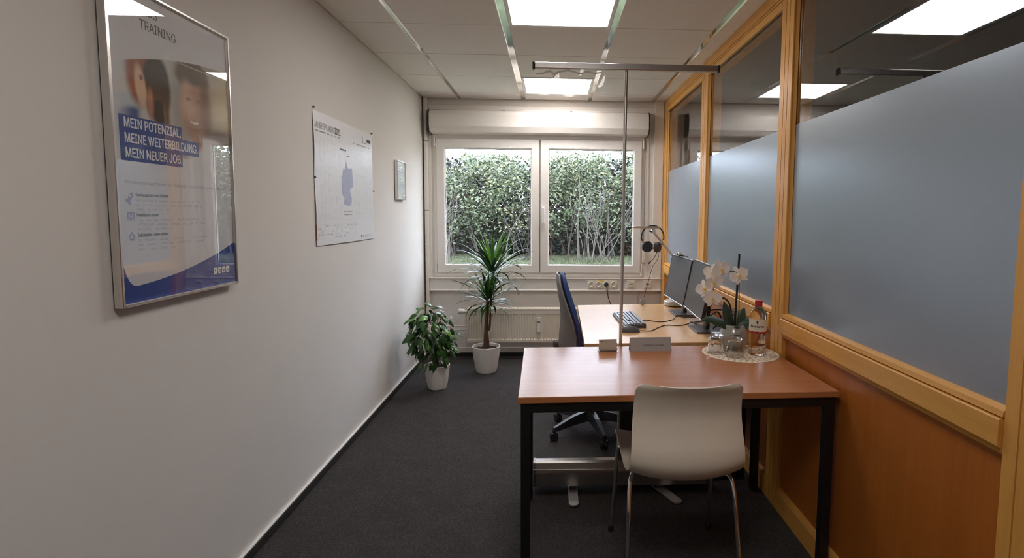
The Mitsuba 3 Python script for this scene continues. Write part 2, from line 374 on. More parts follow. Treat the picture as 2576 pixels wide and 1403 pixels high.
# radiator
t = thing('radiator', 'cream ribbed panel radiator under the window', 'radiator')
RX0, RX1, RZ0, RZ1, RY = .425, 1.90, .175, .485, 5.40
n = 58; pitch = (RX1 - RX0) / n
V, Fq = [], []
zl = [RZ0, RZ0 + .022, RZ0 + .034, RZ1 - .044, RZ1 - .030, RZ1]
xs = []
for i in range(n):
    a = RX0 + i * pitch; xs += [a, a + .25 * pitch, a + .36 * pitch, a + .86 * pitch]
xs.append(RX1); xs = np.array(xs)
for zi, z in enumerate(zl):
    for xi, x in enumerate(xs):
        deep = (xi % 4 in (2, 3)) and zi in (2, 3)
        V.append([x, RY + (.008 if deep else 0), z])
nx = len(xs)
for zi in range(len(zl) - 1):
    for xi in range(nx - 1):
        Fq.append([zi * nx + xi, zi * nx + xi + 1, (zi + 1) * nx + xi + 1, (zi + 1) * nx + xi])
Fq = np.array(Fq)
front = trimesh.Trimesh(V, np.vstack([Fq[:, [0, 1, 2]], Fq[:, [0, 2, 3]]]), process=False)
part(t, 'front_panel', cat([front, bx(RX0, RX1, RY + .009, RY + .02, RZ0, RZ1)]), 'm_radiator')
part(t, 'back_panel', bx(RX0, RX1, 5.475, 5.487, RZ0, RZ1), 'm_radiator')
gr = [bx(RX0, RX1, RY - .001, RY + .016, RZ1, RZ1 + .022, .003), bx(RX0, RX1, 5.475, 5.49, RZ1, RZ1 + .022, .003)]
for i in range(48): gr.append(bx(RX0 + i * (RX1 - RX0) / 48, RX0 + (i + .62) * (RX1 - RX0) / 48, RY + .014, 5.478, RZ1 + .012, RZ1 + .020))
part(t, 'top_grille', cat(gr), 'm_radiator')
part(t, 'fins', bx(RX0 + .02, RX1 - .02, RY + .02, 5.475, RZ0 + .02, RZ1 - .01), 'm_grey')
for x in (RX0 + .002, RX1 - .002): part(t, 'side_plate', bx(x - .003, x + .003, RY + .001, 5.488, RZ0 + .005, RZ1 + .02, .001), 'm_radiator')
part(t, 'thermostat', move(cat([lathe([(0, 0), (.022, 0), (.024, .01), (.026, .045), (.021, .06), (0, .06)], 20), lathe([(.012, -.03), (.012, 0)], 14)]), tr(.40, 5.42, .475) @ rot(-PI / 2, [0, 1, 0])), 'm_white', 40, label='white thermostat knob')
part(t, 'valve', cat([cyl((.425, 5.42, .475), (.405, 5.42, .475), .012, 12), cyl((.41, 5.435, .475), (.41, 5.435, .33), .010, 12)]), 'm_trunking', 40)
part(t, 'pipe', tube(bezier([(.41, 5.435, .345), (.405, 5.437, .335), (.38, 5.437, .328), (.05, 5.437, .328)], 8), .010, 12), 'm_trunking', True)
part(t, 'pipe', cyl((.45, 5.437, .292), (.05, 5.437, .292), .010, 12), 'm_trunking', 40)
part(t, 'heat_meter', cat([roundbox(1.098, 1.135, 5.385, 5.40, .275, .42, .004)]), 'm_white', 30, label='white heat meter')
part(t, 'meter_display', bx(1.104, 1.129, 5.383, 5.3855, .372, .382), 'm_black')
for x in (.55, 1.75): part(t, 'bracket', bx(x - .02, x + .02, 5.485, YW, .2, .46), 'm_trunking')

# ------------------------------------------------------------------ glazed timber partition
struct('wall_right', 'beech framed partition with frosted glass above wood panels')
def grooved(a, b, x0, x1, gs, d=.007, w=.005):
    """outline in (x, s): face at x0 between s = a..b with grooves at gs."""
    P = [(x1, a), (x0 + .003, a), (x0, a + .003)]
    for g in gs: P += [(x0, g - w / 2), (x0 + d, g - w / 2 + .001), (x0 + d, g + w / 2 - .001), (x0, g + w / 2)]
    P += [(x0, b - .003), (x0 + .003, b), (x1, b)]
    return Polygon(P)
POSTS = [(1.13, 1.272, (1.226,)), (2.582, 2.722, (2.628, 2.67)), (4.0, 4.165, (4.065, 4.11)), (5.405, 5.545, (5.47,))]
POSTS.insert(0, (-.32, -.18, (-.25,)))
for a, b, gs in POSTS:
    part('wall_right', 'post', prism(grooved(a, b, XP, XP + .10, gs), 0, 2.515, 'z'), 'm_beech_z')
bays = [(YB, -.32), (-.18, 1.13), (1.272, 2.582), (2.722, 4.0), (4.165, 5.405)]
for a, b in bays:
    part('wall_right', 'transom', prism([(x, z) for x, z in grooved(2.398, 2.515, XP, XP + .10, (2.437, 2.452)).exterior.coords], a, b, 'y'), 'm_beech_y')
    part('wall_right', 'sill_rail', prism(grooved(.866, .936, XP - .012, XP + .10, ()), a, b, 'y'), 'm_beech_y')
    part('wall_right', 'sill_bead', prism([(XP - .004, .940), (XP + .10, .940), (XP + .10, .958), (XG - .002, .962), (XP - .001, .955)], a, b, 'y'), 'm_beech_y')
    part('wall_right', 'lower_bead', prism([(XP + .002, .848), (XP + .03, .848), (XP + .03, .866), (XP - .004, .866)], a, b, 'y'), 'm_beech_y')
    part('wall_right', 'panel', bx(XG, XG + .02, a, b, .085, .87), 'm_veneer')
    part('wall_right', 'base_rail', prism([(XP, 0), (XP + .10, 0), (XP + .10, .11), (XG, .11), (XP + .006, .102), (XP, .09)], a, b, 'y'), 'm_beech_y')
    for e, s in ((a, 1), (b, -1)):
        y0, y1 = (e, e + .014) if s > 0 else (e - .014, e)
        part('wall_right', 'glazing_bead', prism([(XG, y0), (XG - .012, y0 if s > 0 else y1), (XG, y1)], .962, 2.398, 'z'), 'm_beech_z')
    pv = [[XG + .003, a, 1.834], [XG + .003, b, 1.834], [XG + .003, b, 2.40], [XG + .003, a, 2.40]]
    part('wall_right', 'pane', trimesh.Trimesh(pv, [[0, 1, 2], [0, 2, 3]], process=False), 'm_glass', label='clear glass above the frosted film')
    part('wall_right', 'frosted_pane', bx(XG + .002, XG + .006, a, b, .95, 1.834), 'm_film', label='frosted glass')
    part('wall_right', 'gasket', bx(XG - .002, XG + .004, a + .014, b - .014, 2.394, 2.399), 'm_black')
# dark room beyond the glass
struct('wall_beyond', 'unlit room behind the glazed partition')
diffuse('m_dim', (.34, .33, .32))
part('wall_beyond', 'end_wall', bx(2.46, 5.6, YW, YW + .15, -.1, 2.7), 'm_dim')
part('wall_beyond', 'side_wall', bx(5.5, 5.62, YB, YW, -.1, 2.7), 'm_dim')
part('wall_beyond', 'soffit', bx(2.44, 5.5, YB, YW, CZ + .004, CZ + .02), 'm_dim')

# ------------------------------------------------------------------ outside
def lawn_c(p, n, uv):
    return mix((.075, .09, .05), (.165, .18, .115), fbm(p.x * 5, p.y * 5, 1.0, 4))
diffuse('m_lawn', lawn_c)
def soil_c(p, n, uv):
    return mix((.025, .021, .023), (.06, .05, .05), fbm(p.x * 6, p.y * 6, p.z * 6, 3))
diffuse('m_soil', soil_c)
diffuse('m_outer', (.4, .38, .36))
k = 'lawn'
labels[k] = {'label': 'pale green grass strip outside the window below the hedge', 'kind': 'stuff', 'category': 'grass'}
def lawn_z(x, y): return .62 + .018 * (y - 6) + .05 * (meshkit.fbm(np.stack([x * 2, y * 2, 0 * x], -1), 3) - .5)
gm = grid(lambda u, v: np.stack([-6 + 14 * u, 5.80 + 4.4 * v, lawn_z(-6 + 14 * u, 5.80 + 4.4 * v)], -1), 90, 40)
bl = []
nb = 9000
bxs = rng.uniform(-2.2, 3.8, nb); bys = rng.uniform(7.2, 9.4, nb); hz = rng.uniform(.03, .09, nb); aa = rng.uniform(0, 2 * PI, nb)
bz = lawn_z(bxs, bys)
B = np.stack([bxs, bys, bz - .01], -1); D = np.stack([np.cos(aa), np.sin(aa), 0 * aa], -1)
Vb = np.concatenate([B - D * .008, B + D * .008, B + np.stack([.03 * rng.normal(size=nb), .03 * rng.normal(size=nb), hz], -1)], 0)
gb = trimesh.Trimesh(Vb, np.stack([np.arange(nb), np.arange(nb) + nb, np.arange(nb) + 2 * nb], -1), process=False)
scene['lawn'] = mikit.ply(cat([gm, gb]), 'm_lawn')

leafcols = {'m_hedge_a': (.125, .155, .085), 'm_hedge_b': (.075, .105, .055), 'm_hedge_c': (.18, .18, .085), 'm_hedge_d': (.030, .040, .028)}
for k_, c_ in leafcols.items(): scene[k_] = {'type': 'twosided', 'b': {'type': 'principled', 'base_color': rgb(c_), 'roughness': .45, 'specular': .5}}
diffuse('m_twig', (.155, .14, .125))
diffuse('m_twig_dark', (.085, .07, .065))
def leaves(P, D, N, L, Wd):
    """folded leaves: P base, D direction, N normal; 4 triangles each."""
    S = np.cross(D, N); S /= np.linalg.norm(S, axis=1, keepdims=True) + 1e-9; N = np.cross(S, D)
    L = L[:, None]; Wd = Wd[:, None]; n = len(P)
    pts = [P, P + D * L * .45 + S * Wd * .5 + N * L * .06, P + D * L - N * L * .10, P + D * L * .45 - S * Wd * .5 + N * L * .06, P + D * L * .5]
    V = np.concatenate(pts); i = np.arange(n)
    Fs = np.concatenate([np.stack([i, i + n, i + 4 * n], -1), np.stack([i + n, i + 2 * n, i + 4 * n], -1), np.stack([i + 4 * n, i + 2 * n, i + 3 * n], -1), np.stack([i, i + 4 * n, i + 3 * n], -1)])
    return trimesh.Trimesh(V, Fs, process=False)
def leaf_cloud(n, x0, x1, y0, y1, z0, z1, L=.055, seed=1, keep=None):
    g = np.random.default_rng(seed)
    P = np.stack([g.uniform(x0, x1, n), g.uniform(y0, y1, n), g.uniform(z0, z1, n)], -1)
    if keep is not None: P = P[keep(P, g)]
    n = len(P)
    D = g.normal(size=(n, 3)); D[:, 2] *= .7; D /= np.linalg.norm(D, axis=1, keepdims=True)
    N = g.normal(size=(n, 3)) + [0, -.9, 1.1]; N /= np.linalg.norm(N, axis=1, keepdims=True)
    return leaves(P, D, N, g.uniform(.6, 1.25, n) * L, g.uniform(.45, .65, n) * L)
t = thing('hedge', 'tall dense leafy hedge filling the view through the window', 'hedge')
def top(x): return 2.45 + .18 * (meshkit.fbm(np.stack([x * 1.4, 0 * x, 0 * x], -1), 3, 3) - .5)
def hk(lo, dens):
    def f(P, g):
        clump = meshkit.fbm(P * 2.6, 3, 4)
        zt = top(P[:, 0])
        fr = np.clip((P[:, 2] - lo) / .5, 0, 1)
        return (P[:, 2] < zt - .25 * g.random(len(P)) ** 3) & (g.random(len(P)) < dens * fr * np.clip((clump - .37) * 5.0, 0, 1))
    return f
part(t, 'foliage', leaf_cloud(34000, -2.6, 4.8, 9.1, 9.9, .9, 2.56, .068, 1, hk(1.02, 1.0)), 'm_hedge_a', kind='stuff')
part(t, 'foliage', leaf_cloud(36000, -2.6, 4.8, 9.2, 10.2, .8, 2.56, .068, 2, hk(.90, 1.0)), 'm_hedge_b', kind='stuff')
part(t, 'foliage', leaf_cloud(8500, -2.6, 4.8, 9.0, 9.7, 1.5, 2.58, .060, 3, hk(1.5, 1.0)), 'm_hedge_c', kind='stuff')
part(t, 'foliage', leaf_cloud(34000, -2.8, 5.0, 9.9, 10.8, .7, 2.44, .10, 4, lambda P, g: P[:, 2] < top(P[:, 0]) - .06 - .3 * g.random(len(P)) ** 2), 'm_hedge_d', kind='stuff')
g = np.random.default_rng(21)
for i in range(46):
    x = g.uniform(-2.2, 4.4); y = g.uniform(9.15, 10.3); z = float(lawn_z(np.array(x), np.array(y))) - .05; hgt = g.uniform(1.0, 1.7); dx, dy = g.normal(0, .22, 2)
    P = bezier([(x, y, z), (x + dx * .3 + g.normal(0, .02), y + dy * .3, z + hgt * .35), (x + dx * .7 + g.normal(0, .04), y + dy * .6, z + hgt * .7), (x + dx, y + dy, z + hgt)], 4)
    part(t, 'stem', tube(P, np.linspace(.015, .005, len(P)) * g.uniform(.7, 1.4), 6, False), 'm_twig_dark' if g.random() < .55 else 'm_twig', True)
def bare(name, label, x, y, n, spread, hgt, m, seed):
    t = thing(name, label, 'shrub'); g = np.random.default_rng(seed)
    for i in range(n):
        z = float(lawn_z(np.array(x), np.array(y))) - .04; a = g.uniform(0, 2 * PI); s = spread * g.uniform(.25, 1); hh = hgt * g.uniform(.65, 1.05)
        d = np.array([math.cos(a) * s, math.sin(a) * s * .5, hh])
        b0 = np.array([x + g.normal(0, .09), y + g.normal(0, .06), z])
        P = bezier([b0, b0 + d * .35 + g.normal(0, .025, 3), b0 + d * .7 + g.normal(0, .035, 3), b0 + d], 5)
        k = part(t, 'branch', tube(P, np.linspace(.008, .003, len(P)), 6, False), m, True)
        tw = []
        for q in range(4):
            j = g.integers(len(P) // 3, len(P) - 2); e = P[j] + np.array([g.normal(0, .16), g.normal(0, .08), g.uniform(.10, .34)])
            tw.append(tube(bezier([P[j], (P[j] + e) / 2 + g.normal(0, .02, 3), e], 3), np.linspace(.0035, .0015, 7), 5, False))
        part(k, 'twig', cat(tw), m, True)
    return t
bare('bare_shrub', 'pale bare branching shrub in front of the hedge behind the right casement', 1.95, 8.75, 14, .75, 1.25, 'm_twig', 31)
bare('bare_shrub', 'grey clump of thin upright stems at the left edge of the left casement', -.45, 8.6, 15, .30, 1.25, 'm_twig', 32)
part(bare('bare_shrub', 'brown leafless shrub behind the palm-like plant in the left casement', .85, 8.9, 9, .65, 1.0, 'm_twig_dark', 33), 'leaf_tuft', leaf_cloud(160, .4, 1.3, 8.7, 9.1, 1.1, 1.6, .05, 9), 'm_hedge_c', kind='stuff')
struct('ground', 'dark earth bank behind the hedge')
scene['ground'] = mikit.ply(cat([bx(-8, 10, 10.6, 16, .0, .98), bx(-8, 10, 5.76, 10.7, .2, .55)]), 'm_soil')

# ------------------------------------------------------------------ poster on the left wall
UY, UZ = (0, 1, 0), (0, 0, 1)
mat('m_print_blue', (.015, .05, .24), .5)
mat('m_print_white', (.74, .74, .74), .5)
mat('m_print_dark', (.045, .045, .06), .6)
mat('m_print_grey', (.36, .36, .40), .6)
mat('m_print_violet', (.30, .31, .46), .6)
PY0, PY1, PZ0, PZ1 = 1.632, 2.222, 1.142, 2.066
def ell(y, z, cy, cz, ry, rz, s=.12, a=0.0):
    c, d = math.cos(a), math.sin(a); u = ((y - cy) * c + (z - cz) * d) / ry; v = (-(y - cy) * d + (z - cz) * c) / rz
    return 1 - smoothstep(1 - s, 1 + s, dr.sqrt(u * u + v * v))
def poster_c(p, n, uv):
    y, z = p.y, p.z
    paper = mi.Color3f(.60, .60, .62)
    # photograph of two people talking, soft focus
    c = mix((.50, .56, .56), (.36, .34, .30), smoothstep(1.84, 1.95, y))
    c = mix(c, (.58, .50, .33), ell(y, z, 2.24, 1.80, .16, .10, .5))
    c = mix(c, (.16, .12, .10), ell(y, z, 2.20, 1.685, .12, .022, .6))
    c = mix(c, (.04, .09, .26), ell(y, z, 1.735, 1.665, .10, .055, .2))              # blue jacket
    c = mix(c, (.55, .52, .50), ell(y, z, 1.80, 1.70, .050, .055, .3))               # collar
    c = mix(c, (.30, .085, .05), ell(y, z, 1.755, 1.825, .052, .095, .25))           # reddish hair
    c = mix(c, (.035, .026, .022), ell(y, z, 1.832, 1.795, .062, .105, .16))          # dark hair
    c = mix(c, (.05, .032, .026), ell(y, z, 1.85, 1.70, .034, .07, .3))
    c = mix(c, (.66, .46, .33), ell(y, z, 1.762, 1.785, .022, .062, .3, .15))        # cheek
    c = mix(c, (.22, .10, .07), ell(y, z, 1.766, 1.812, .007, .008, .5))
    c = mix(c, (.45, .20, .13), ell(y, z, 1.80, 1.74, .014, .045, .5))
    c = mix(c, (.13, .085, .06), ell(y, z, 2.008, 1.872, .086, .058, .2))            # second hair
    c = mix(c, (.46, .285, .20), ell(y, z, 2.012, 1.768, .072, .106, .12))           # face
    c = mix(c, (.24, .13, .09), ell(y, z, 2.075, 1.765, .030, .10, .7))
    c = mix(c, (.11, .07, .05), ell(y, z, 2.012, 1.862, .078, .020, .5))
    c = mix(c, (.60, .42, .32), ell(y, z, 1.975, 1.775, .030, .06, .8))
    c = mix(c, (.22, .14, .11), ell(y, z, 1.982, 1.792, .011, .005, .7) * .8)         # eyes
    c = mix(c, (.22, .14, .11), ell(y, z, 2.036, 1.793, .011, .005, .7) * .8)
    c = mix(c, (.56, .37, .28), ell(y, z, 2.004, 1.757, .009, .028, .7))             # nose
    c = mix(c, (.36, .20, .15), ell(y, z, 2.008, 1.700, .050, .036, .6) * .6)         # stubble
    sm = 1.716 + 9.0 * (y - 2.010) * (y - 2.010)
    c = mix(c, (.80, .74, .69), smoothstep(.0045, .0025, dr.abs(z - sm)) * smoothstep(.024, .018, dr.abs(y - 2.010)))
    c = mix(c, (.62, .62, .62), ell(y, z, 2.085, 1.615, .12, .058, .15))             # shirt
    c = mix(c, (.42, .25, .18), ell(y, z, 2.02, 1.655, .030, .028, .4))
    top_ = 1.928 - 1.05 * (2.23 - y) * (2.23 - y) * .28
    inside = smoothstep(-.001, .001, top_ - z) * smoothstep(1.64, 1.735, y) * smoothstep(-.001, .001, z - 1.592 - .02 * smoothstep(1.95, 2.2, y))
    c = mix(paper, c, inside)
    # blue sweep at the foot
    t = dr.clip((y - 1.64) / .57, 0, 1)
    low = 1.196 + .092 * t * t + .012 * t
    e = dr.clip((1.712 - y) / .075, 0, 1)
    low = dr.maximum(low, 1.198 + .13 * e * e * e)
    c = mix(c, (.018, .05, .25), smoothstep(-.0008, .0008, low - z))
    # small body copy as rows of grey words
    def rows(c, z0, y0, y1s):
        for i, y1 in enumerate(y1s):
            zz = z0 - i * .0135
            w = smoothstep(.30, .42, noise(y * 95.0, zz * 800.0, 2.0)) * smoothstep(.30, .6, noise(y * 500.0, zz * 900.0, z * 350))
            c = mix(c, (.36, .36, .40), .62 * w * smoothstep(-.0006, .0006, .0034 - dr.abs(z - zz)) * smoothstep(-.001, .001, y - y0) * smoothstep(-.001, .001, y1 - y))
        return c
    c = rows(c, 1.449, 1.718, (2.02, 2.03, 1.865)); c = rows(c, 1.391, 1.718, (2.045, 2.05, 1.87)); c = rows(c, 1.331, 1.718, (2.05, 2.03, 1.885))
    return c
mat('m_poster', poster_c, .55, .3)
t = thing('framed_poster', 'large framed advertising poster with two smiling people and blue slogan on the left wall', 'poster')
def wall_frame(y0, y1, z0, z1, w, x0, x1):
    return cat([bx(x0, x1, y0, y0 + w, z0, z1, .002), bx(x0, x1, y1 - w, y1, z0, z1, .002), bx(x0, x1, y0 + w, y1 - w, z0, z0 + w, .002), bx(x0, x1, y0 + w, y1 - w, z1 - w, z1, .002)])
part(t, 'frame', wall_frame(PY0, PY1, PZ0, PZ1, .010, .006, .032), 'm_alu', label='silver aluminium frame')
part(t, 'backing', bx(.003, .020, PY0 + .006, PY1 - .006, PZ0 + .006, PZ1 - .006), 'm_darkgrey')
part(t, 'print', bx(.020, .022, PY0 + .006, PY1 - .006, PZ0 + .006, PZ1 - .006), 'm_poster')
part(t, 'glass_pane', trimesh.Trimesh([[.027, PY0 + .008, PZ0 + .008], [.027, PY1 - .008, PZ0 + .008], [.027, PY1 - .008, PZ1 - .008], [.027, PY0 + .008, PZ1 - .008]], [[0, 1, 2], [0, 2, 3]], process=False), 'm_glass')
X0 = .0221
def tag_box(y0, y1, z0, z1, r=.005): return prism(sbox(y0, z0, y1, z1).buffer(-r).buffer(r), X0, X0 + .0004, 'x')
part(t, 'slogan_panel', prism(shapely.union_all([sbox(1.668, 1.648, 1.94, 1.692), sbox(1.668, 1.603, 2.024, 1.652), sbox(1.668, 1.562, 1.936, 1.608)]).buffer(-.004).buffer(.004), X0, X0 + .0004, 'x'), 'm_print_blue', label='blue slogan panel')
for txt, zb, w in (('MEIN POTENZIAL.', 1.6585, .247), ('MEINE WEITERBILDUNG.', 1.6155, .331), ('MEIN NEUER JOB.', 1.573, .247)):
    part(t, 'slogan', text_on(txt, .0265, (X0 + .0005, 1.684, zb), UY, UZ, .0003, True, w), 'm_print_white')
for txt, zb, w, y in (('WBS', 2.000, .078, 1.770), ('TRAINING', 1.957, .160, 1.770)):
    part(t, 'logo_lettering', text_on(txt, .027, (X0, y, zb), UY, UZ, .0003, False, w), 'm_print_dark')
part(t, 'logo_dot', prism(Point(1.728, 1.998).buffer(.022), X0, X0 + .0003, 'x'), 'm_print_violet')
part(t, 'headline', text_on('Wir erkennen und fördern Ihr Potenzial - und machen gemeinsam mehr', .0105, (X0, 1.676, 1.496), UY, UZ, .0002, False, .50), 'm_print_grey')
for txt, zb, w in (('Karrierepotenziale stärken', 1.461, .140), ('Realitätsnah lernen', 1.402, .092), ('Individuelles Lernen erleben', 1.343, .130)):
    part(t, 'subheading', text_on(txt, .0090, (X0, 1.716, zb), UY, UZ, .0002, True, w), 'm_print_dark')
part(t, 'icon', prism(affinity.rotate(shapely.union_all([affinity.scale(Point(1.693, 1.458).buffer(.011), .65, 1.4), Polygon([(1.685, 1.447), (1.701, 1.447), (1.706, 1.438), (1.680, 1.438)])]), -35).difference(Point(1.695, 1.462).buffer(.0035)), X0, X0 + .0003, 'x'), 'm_print_violet')
part(t, 'icon', prism(shapely.union_all([sbox(1.681, 1.397, 1.705, 1.413).buffer(.002).difference(sbox(1.684, 1.400, 1.702, 1.410)), sbox(1.676, 1.391, 1.710, 1.394), Point(1.693, 1.4055).buffer(.004)]), X0, X0 + .0003, 'x'), 'm_print_violet')
part(t, 'icon', prism(shapely.union_all([Point(1.693 + .0085 * math.cos(i * 1.257 + .3), 1.343 + .010 * math.sin(i * 1.257 + .3)).buffer(.0042) for i in range(5)] + [Point(1.693, 1.343).buffer(.010).difference(Point(1.693, 1.343).buffer(.006))]), X0, X0 + .0003, 'x'), 'm_print_violet')
for i, ch in enumerate(('f', 'o', 'x', 'in')):
    y = 2.089 + i * .0255
    k = part(t, 'badge', prism(affinity.translate(rounded(.021, .023, .005), y, 1.204), X0, X0 + .0004, 'x'), 'm_print_white')
    part(k, 'sign', text_on(ch, .012 if ch != 'in' else .009, (X0 + .0004, y - .0042 - (.001 if ch == 'in' else 0), 1.1985), UY, UZ, .0003, True), 'm_print_blue')

# ------------------------------------------------------------------ year planner
QY0, QY1, QZ0, QZ1 = 3.018, 3.978, 1.240, 1.948
def curl(y, z):
    a = (y - QY0) / (QY1 - QY0); b = (z - QZ0) / (QZ1 - QZ0)
    return .0035 + .006 * np.exp(-((b - .0) / .10) ** 2) * (.3 + .7 * np.sin(PI * a)) + .005 * np.exp(-(a / .03) ** 2) * np.sin(PI * b * 2) ** 2 + .0016 * np.sin(a * 11) * b
def planner_c(p, n, uv):
    y, z = p.y, p.z
    c = mi.Color3f(.68, .685, .71)
    col = (y - 3.035) / .0545
    inl = smoothstep(-.001, .001, y - 3.035) * smoothstep(-.001, .001, 3.415 - y)
    inr = smoothstep(-.001, .001, y - 3.600) * smoothstep(-.001, .001, 3.955 - y)
    band = smoothstep(-.001, .001, z - 1.375) * smoothstep(-.001, .001, 1.838 - z)
    r = (1.838 - z) / .0149
    mid = smoothstep(.03, .06, dr.abs(r - dr.floor(r) - .5) - .43)
    cell = cell_rand(dr.floor(col), dr.floor(r), 3)
    g = (inl + inr) * band
    c = mix(c, (.60, .61, .66), g * dr.select(cell > .78, .35, 0.0))
    c = mix(c, (.58, .58, .62), g * .20 * mid)
    fx = col - dr.floor(col)
    c = mix(c, (.42, .41, .44), g * .5 * smoothstep(.55, .7, noise(y * 420, dr.floor(r) * 7.3, 1.0)) * dr.select(fx < .3, 1.0, 0.0) * dr.select(dr.abs(r - dr.floor(r) - .5) < .28, 1.0, 0.0))
    c = mix(c, (.72, .70, .73), inl * band * smoothstep(.02, .05, .06 - dr.abs(fx - .02)) * .4)
    lo = smoothstep(-.001, .001, z - 1.272) * smoothstep(-.001, .001, 1.352 - z) * smoothstep(-.001, .001, y - 3.035) * smoothstep(-.001, .001, 3.63 - y)
    rr = (1.352 - z) / .016
    c = mix(c, (.50, .50, .53), lo * .5 * smoothstep(.40, .47, dr.abs(rr - dr.floor(rr) - .5)))
    c = mix(c, (.36, .35, .38), lo * .75 * smoothstep(.45, .65, noise(y * 160, dr.floor(rr) * 5.1, 4.0)) * dr.select(dr.abs(rr - dr.floor(rr) - .5) < .25, 1.0, 0.0) * smoothstep(.35, .5, noise(y * 18, dr.floor(rr) * 3.7, 8.0)))
    c = mix(c, (.35, .02, .03), dr.select(y < 3.027, 1.0, 0.0) * smoothstep(-.001, .001, z - 1.268) * smoothstep(-.001, .001, 1.350 - z))
    return c
mat('m_planner', planner_c, .32, .4)
mat('m_map', (.33, .36, .50), .5)
mat('m_red', (.42, .02, .03), .4)
t = thing('wall_planner', 'white paper year planner 2021 with a blue grey map pinned to the left wall', 'wall calendar')
part(t, 'sheet', grid(lambda u, v: np.stack([curl(QY0 + u * (QY1 - QY0), QZ0 + v * (QZ1 - QZ0)), QY0 + u * (QY1 - QY0), QZ0 + v * (QZ1 - QZ0)], -1), 40, 40, .0004), 'm_planner', 40)
def onsheet(m, lift=.0008):
    m = m.copy(); m.vertices = np.stack([m.vertices[:, 0] + curl(m.vertices[:, 1], m.vertices[:, 2]) + lift, m.vertices[:, 1], m.vertices[:, 2]], 1); return m
part(t, 'heading', onsheet(text_on('JAHRESPLANER', .033, (0, 3.032, 1.862), UY, UZ, .0002, False, .262)), 'm_print_grey')
part(t, 'heading_year', onsheet(text_on('2021', .035, (0, 3.308, 1.862), UY, UZ, .0002, True, .090)), 'm_print_dark')
GER = [(3.482, 1.722), (3.492, 1.70), (3.512, 1.682), (3.545, 1.686), (3.572, 1.69), (3.578, 1.66), (3.582, 1.625), (3.590, 1.60), (3.585, 1.577), (3.555, 1.565), (3.530, 1.553), (3.545, 1.525), (3.562, 1.505), (3.553, 1.478), (3.548, 1.462), (3.515, 1.460), (3.485, 1.455), (3.465, 1.462), (3.435, 1.464), (3.437, 1.488), (3.445, 1.507), (3.418, 1.516), (3.408, 1.54), (3.402, 1.57), (3.405, 1.60), (3.400, 1.625), (3.420, 1.632), (3.425, 1.655), (3.432, 1.678), (3.455, 1.672), (3.470, 1.69)]
part(t, 'map', onsheet(prism(Polygon(GER), 0, .0002, 'x')), 'm_map', label='blue grey country map')
part(t, 'map_patch', onsheet(prism(Point(3.425, 1.578).buffer(.013), .0003, .0005, 'x')), 'm_print_violet')
part(t, 'map_title', onsheet(text_on('Bundesländer', .010, (0, 3.395, 1.782), UY, UZ, .0002, True)), 'm_print_dark')
part(t, 'map_note', onsheet(text_on('Ferien', .010, (0, 3.50, 1.752), UY, UZ, .0002, True)), 'm_red')
for i, mth in enumerate(('Januar', 'Februar', 'März', 'April', 'Mai', 'Juni', 'Juli')): part(t, 'month', onsheet(text_on(mth, .0095, (0, 3.037 + i * .0545, 1.843), UY, UZ, .0002, True)), 'm_print_grey')
for i, mth in enumerate(('Juli', 'August', 'September', 'Oktober', 'Nov.', 'Dez.')): part(t, 'month', onsheet(text_on(mth, .0085, (0, 3.602 + i * .058, 1.843), UY, UZ, .0002, True)), 'm_print_grey')
part(t, 'emblem', onsheet(prism(shapely.union_all([affinity.translate(rounded(.018, .03, .008), 3.782, 1.880), sbox(3.773, 1.899, 3.791, 1.912)]), 0, .0002, 'x')), 'm_print_grey')
part(t, 'badge', onsheet(prism(sbox(3.868, 1.882, 3.945, 1.902), 0, .0002, 'x')), 'm_print_dark')
part(t, 'caption', onsheet(text_on('Freistaat', .009, (0, 3.81, 1.868), UY, UZ, .0002)), 'm_print_grey')
for i in range(2): part(t, 'map_caption', onsheet(text_on(('Stand der Ferientermine', 'Angaben ohne Gewähr')[i], .009, (0, 3.425, 1.420 - i * .018), UY, UZ, .0002)), 'm_print_grey')
for i, w in enumerate(('Mo.', 'Di.', 'Mi.', 'Do.', 'Fr.', 'Sa.')): part(t, 'footer', onsheet(text_on(w, .010, (0, 3.70 + i * .043, 1.262), UY, UZ, .0002, True)), 'm_print_dark')
for y, z in ((3.03, 1.962), (3.022, 1.60), (3.985, 1.565), (3.97, 1.955)):
    part(t, 'pin', move(lathe([(0, .010), (.004, .009), (.005, .004), (.003, 0), (0, 0)], 12), tr(.001, y, z) @ rot(PI / 2, [0, 1, 0])), 'm_darkgrey', 40)

# small framed sheet
t = thing('picture_frame', 'small thin framed document hanging near the window corner of the left wall', 'picture frame')
part(t, 'frame', wall_frame(4.525, 4.778, 1.522, 1.832, .009, .004, .028), 'm_alu')
def doc_c(p, n, uv):
    r = p.z / .018; w = smoothstep(.4, .6, noise(p.y * 110, dr.floor(r) * 3.3, 1.0)) * dr.select(dr.abs(r - dr.floor(r) - .5) < .22, 1.0, 0.0)
    m_ = smoothstep(-.001, .001, p.y - 4.565) * smoothstep(-.001, .001, 4.735 - p.y) * smoothstep(-.001, .001, p.z - 1.57) * smoothstep(-.001, .001, 1.78 - p.z)
    return mix((.74, .76, .80), (.42, .45, .55), w * m_ * .8)
mat('m_document', doc_c, .5)
part(t, 'document', bx(.004, .018, 4.530, 4.773, 1.527, 1.827), 'm_document')
part(t, 'glass_pane', trimesh.Trimesh([[.024, 4.532, 1.53], [.024, 4.771, 1.53], [.024, 4.771, 1.825], [.024, 4.532, 1.825]], [[0, 1, 2], [0, 2, 3]], process=False), 'm_glass')

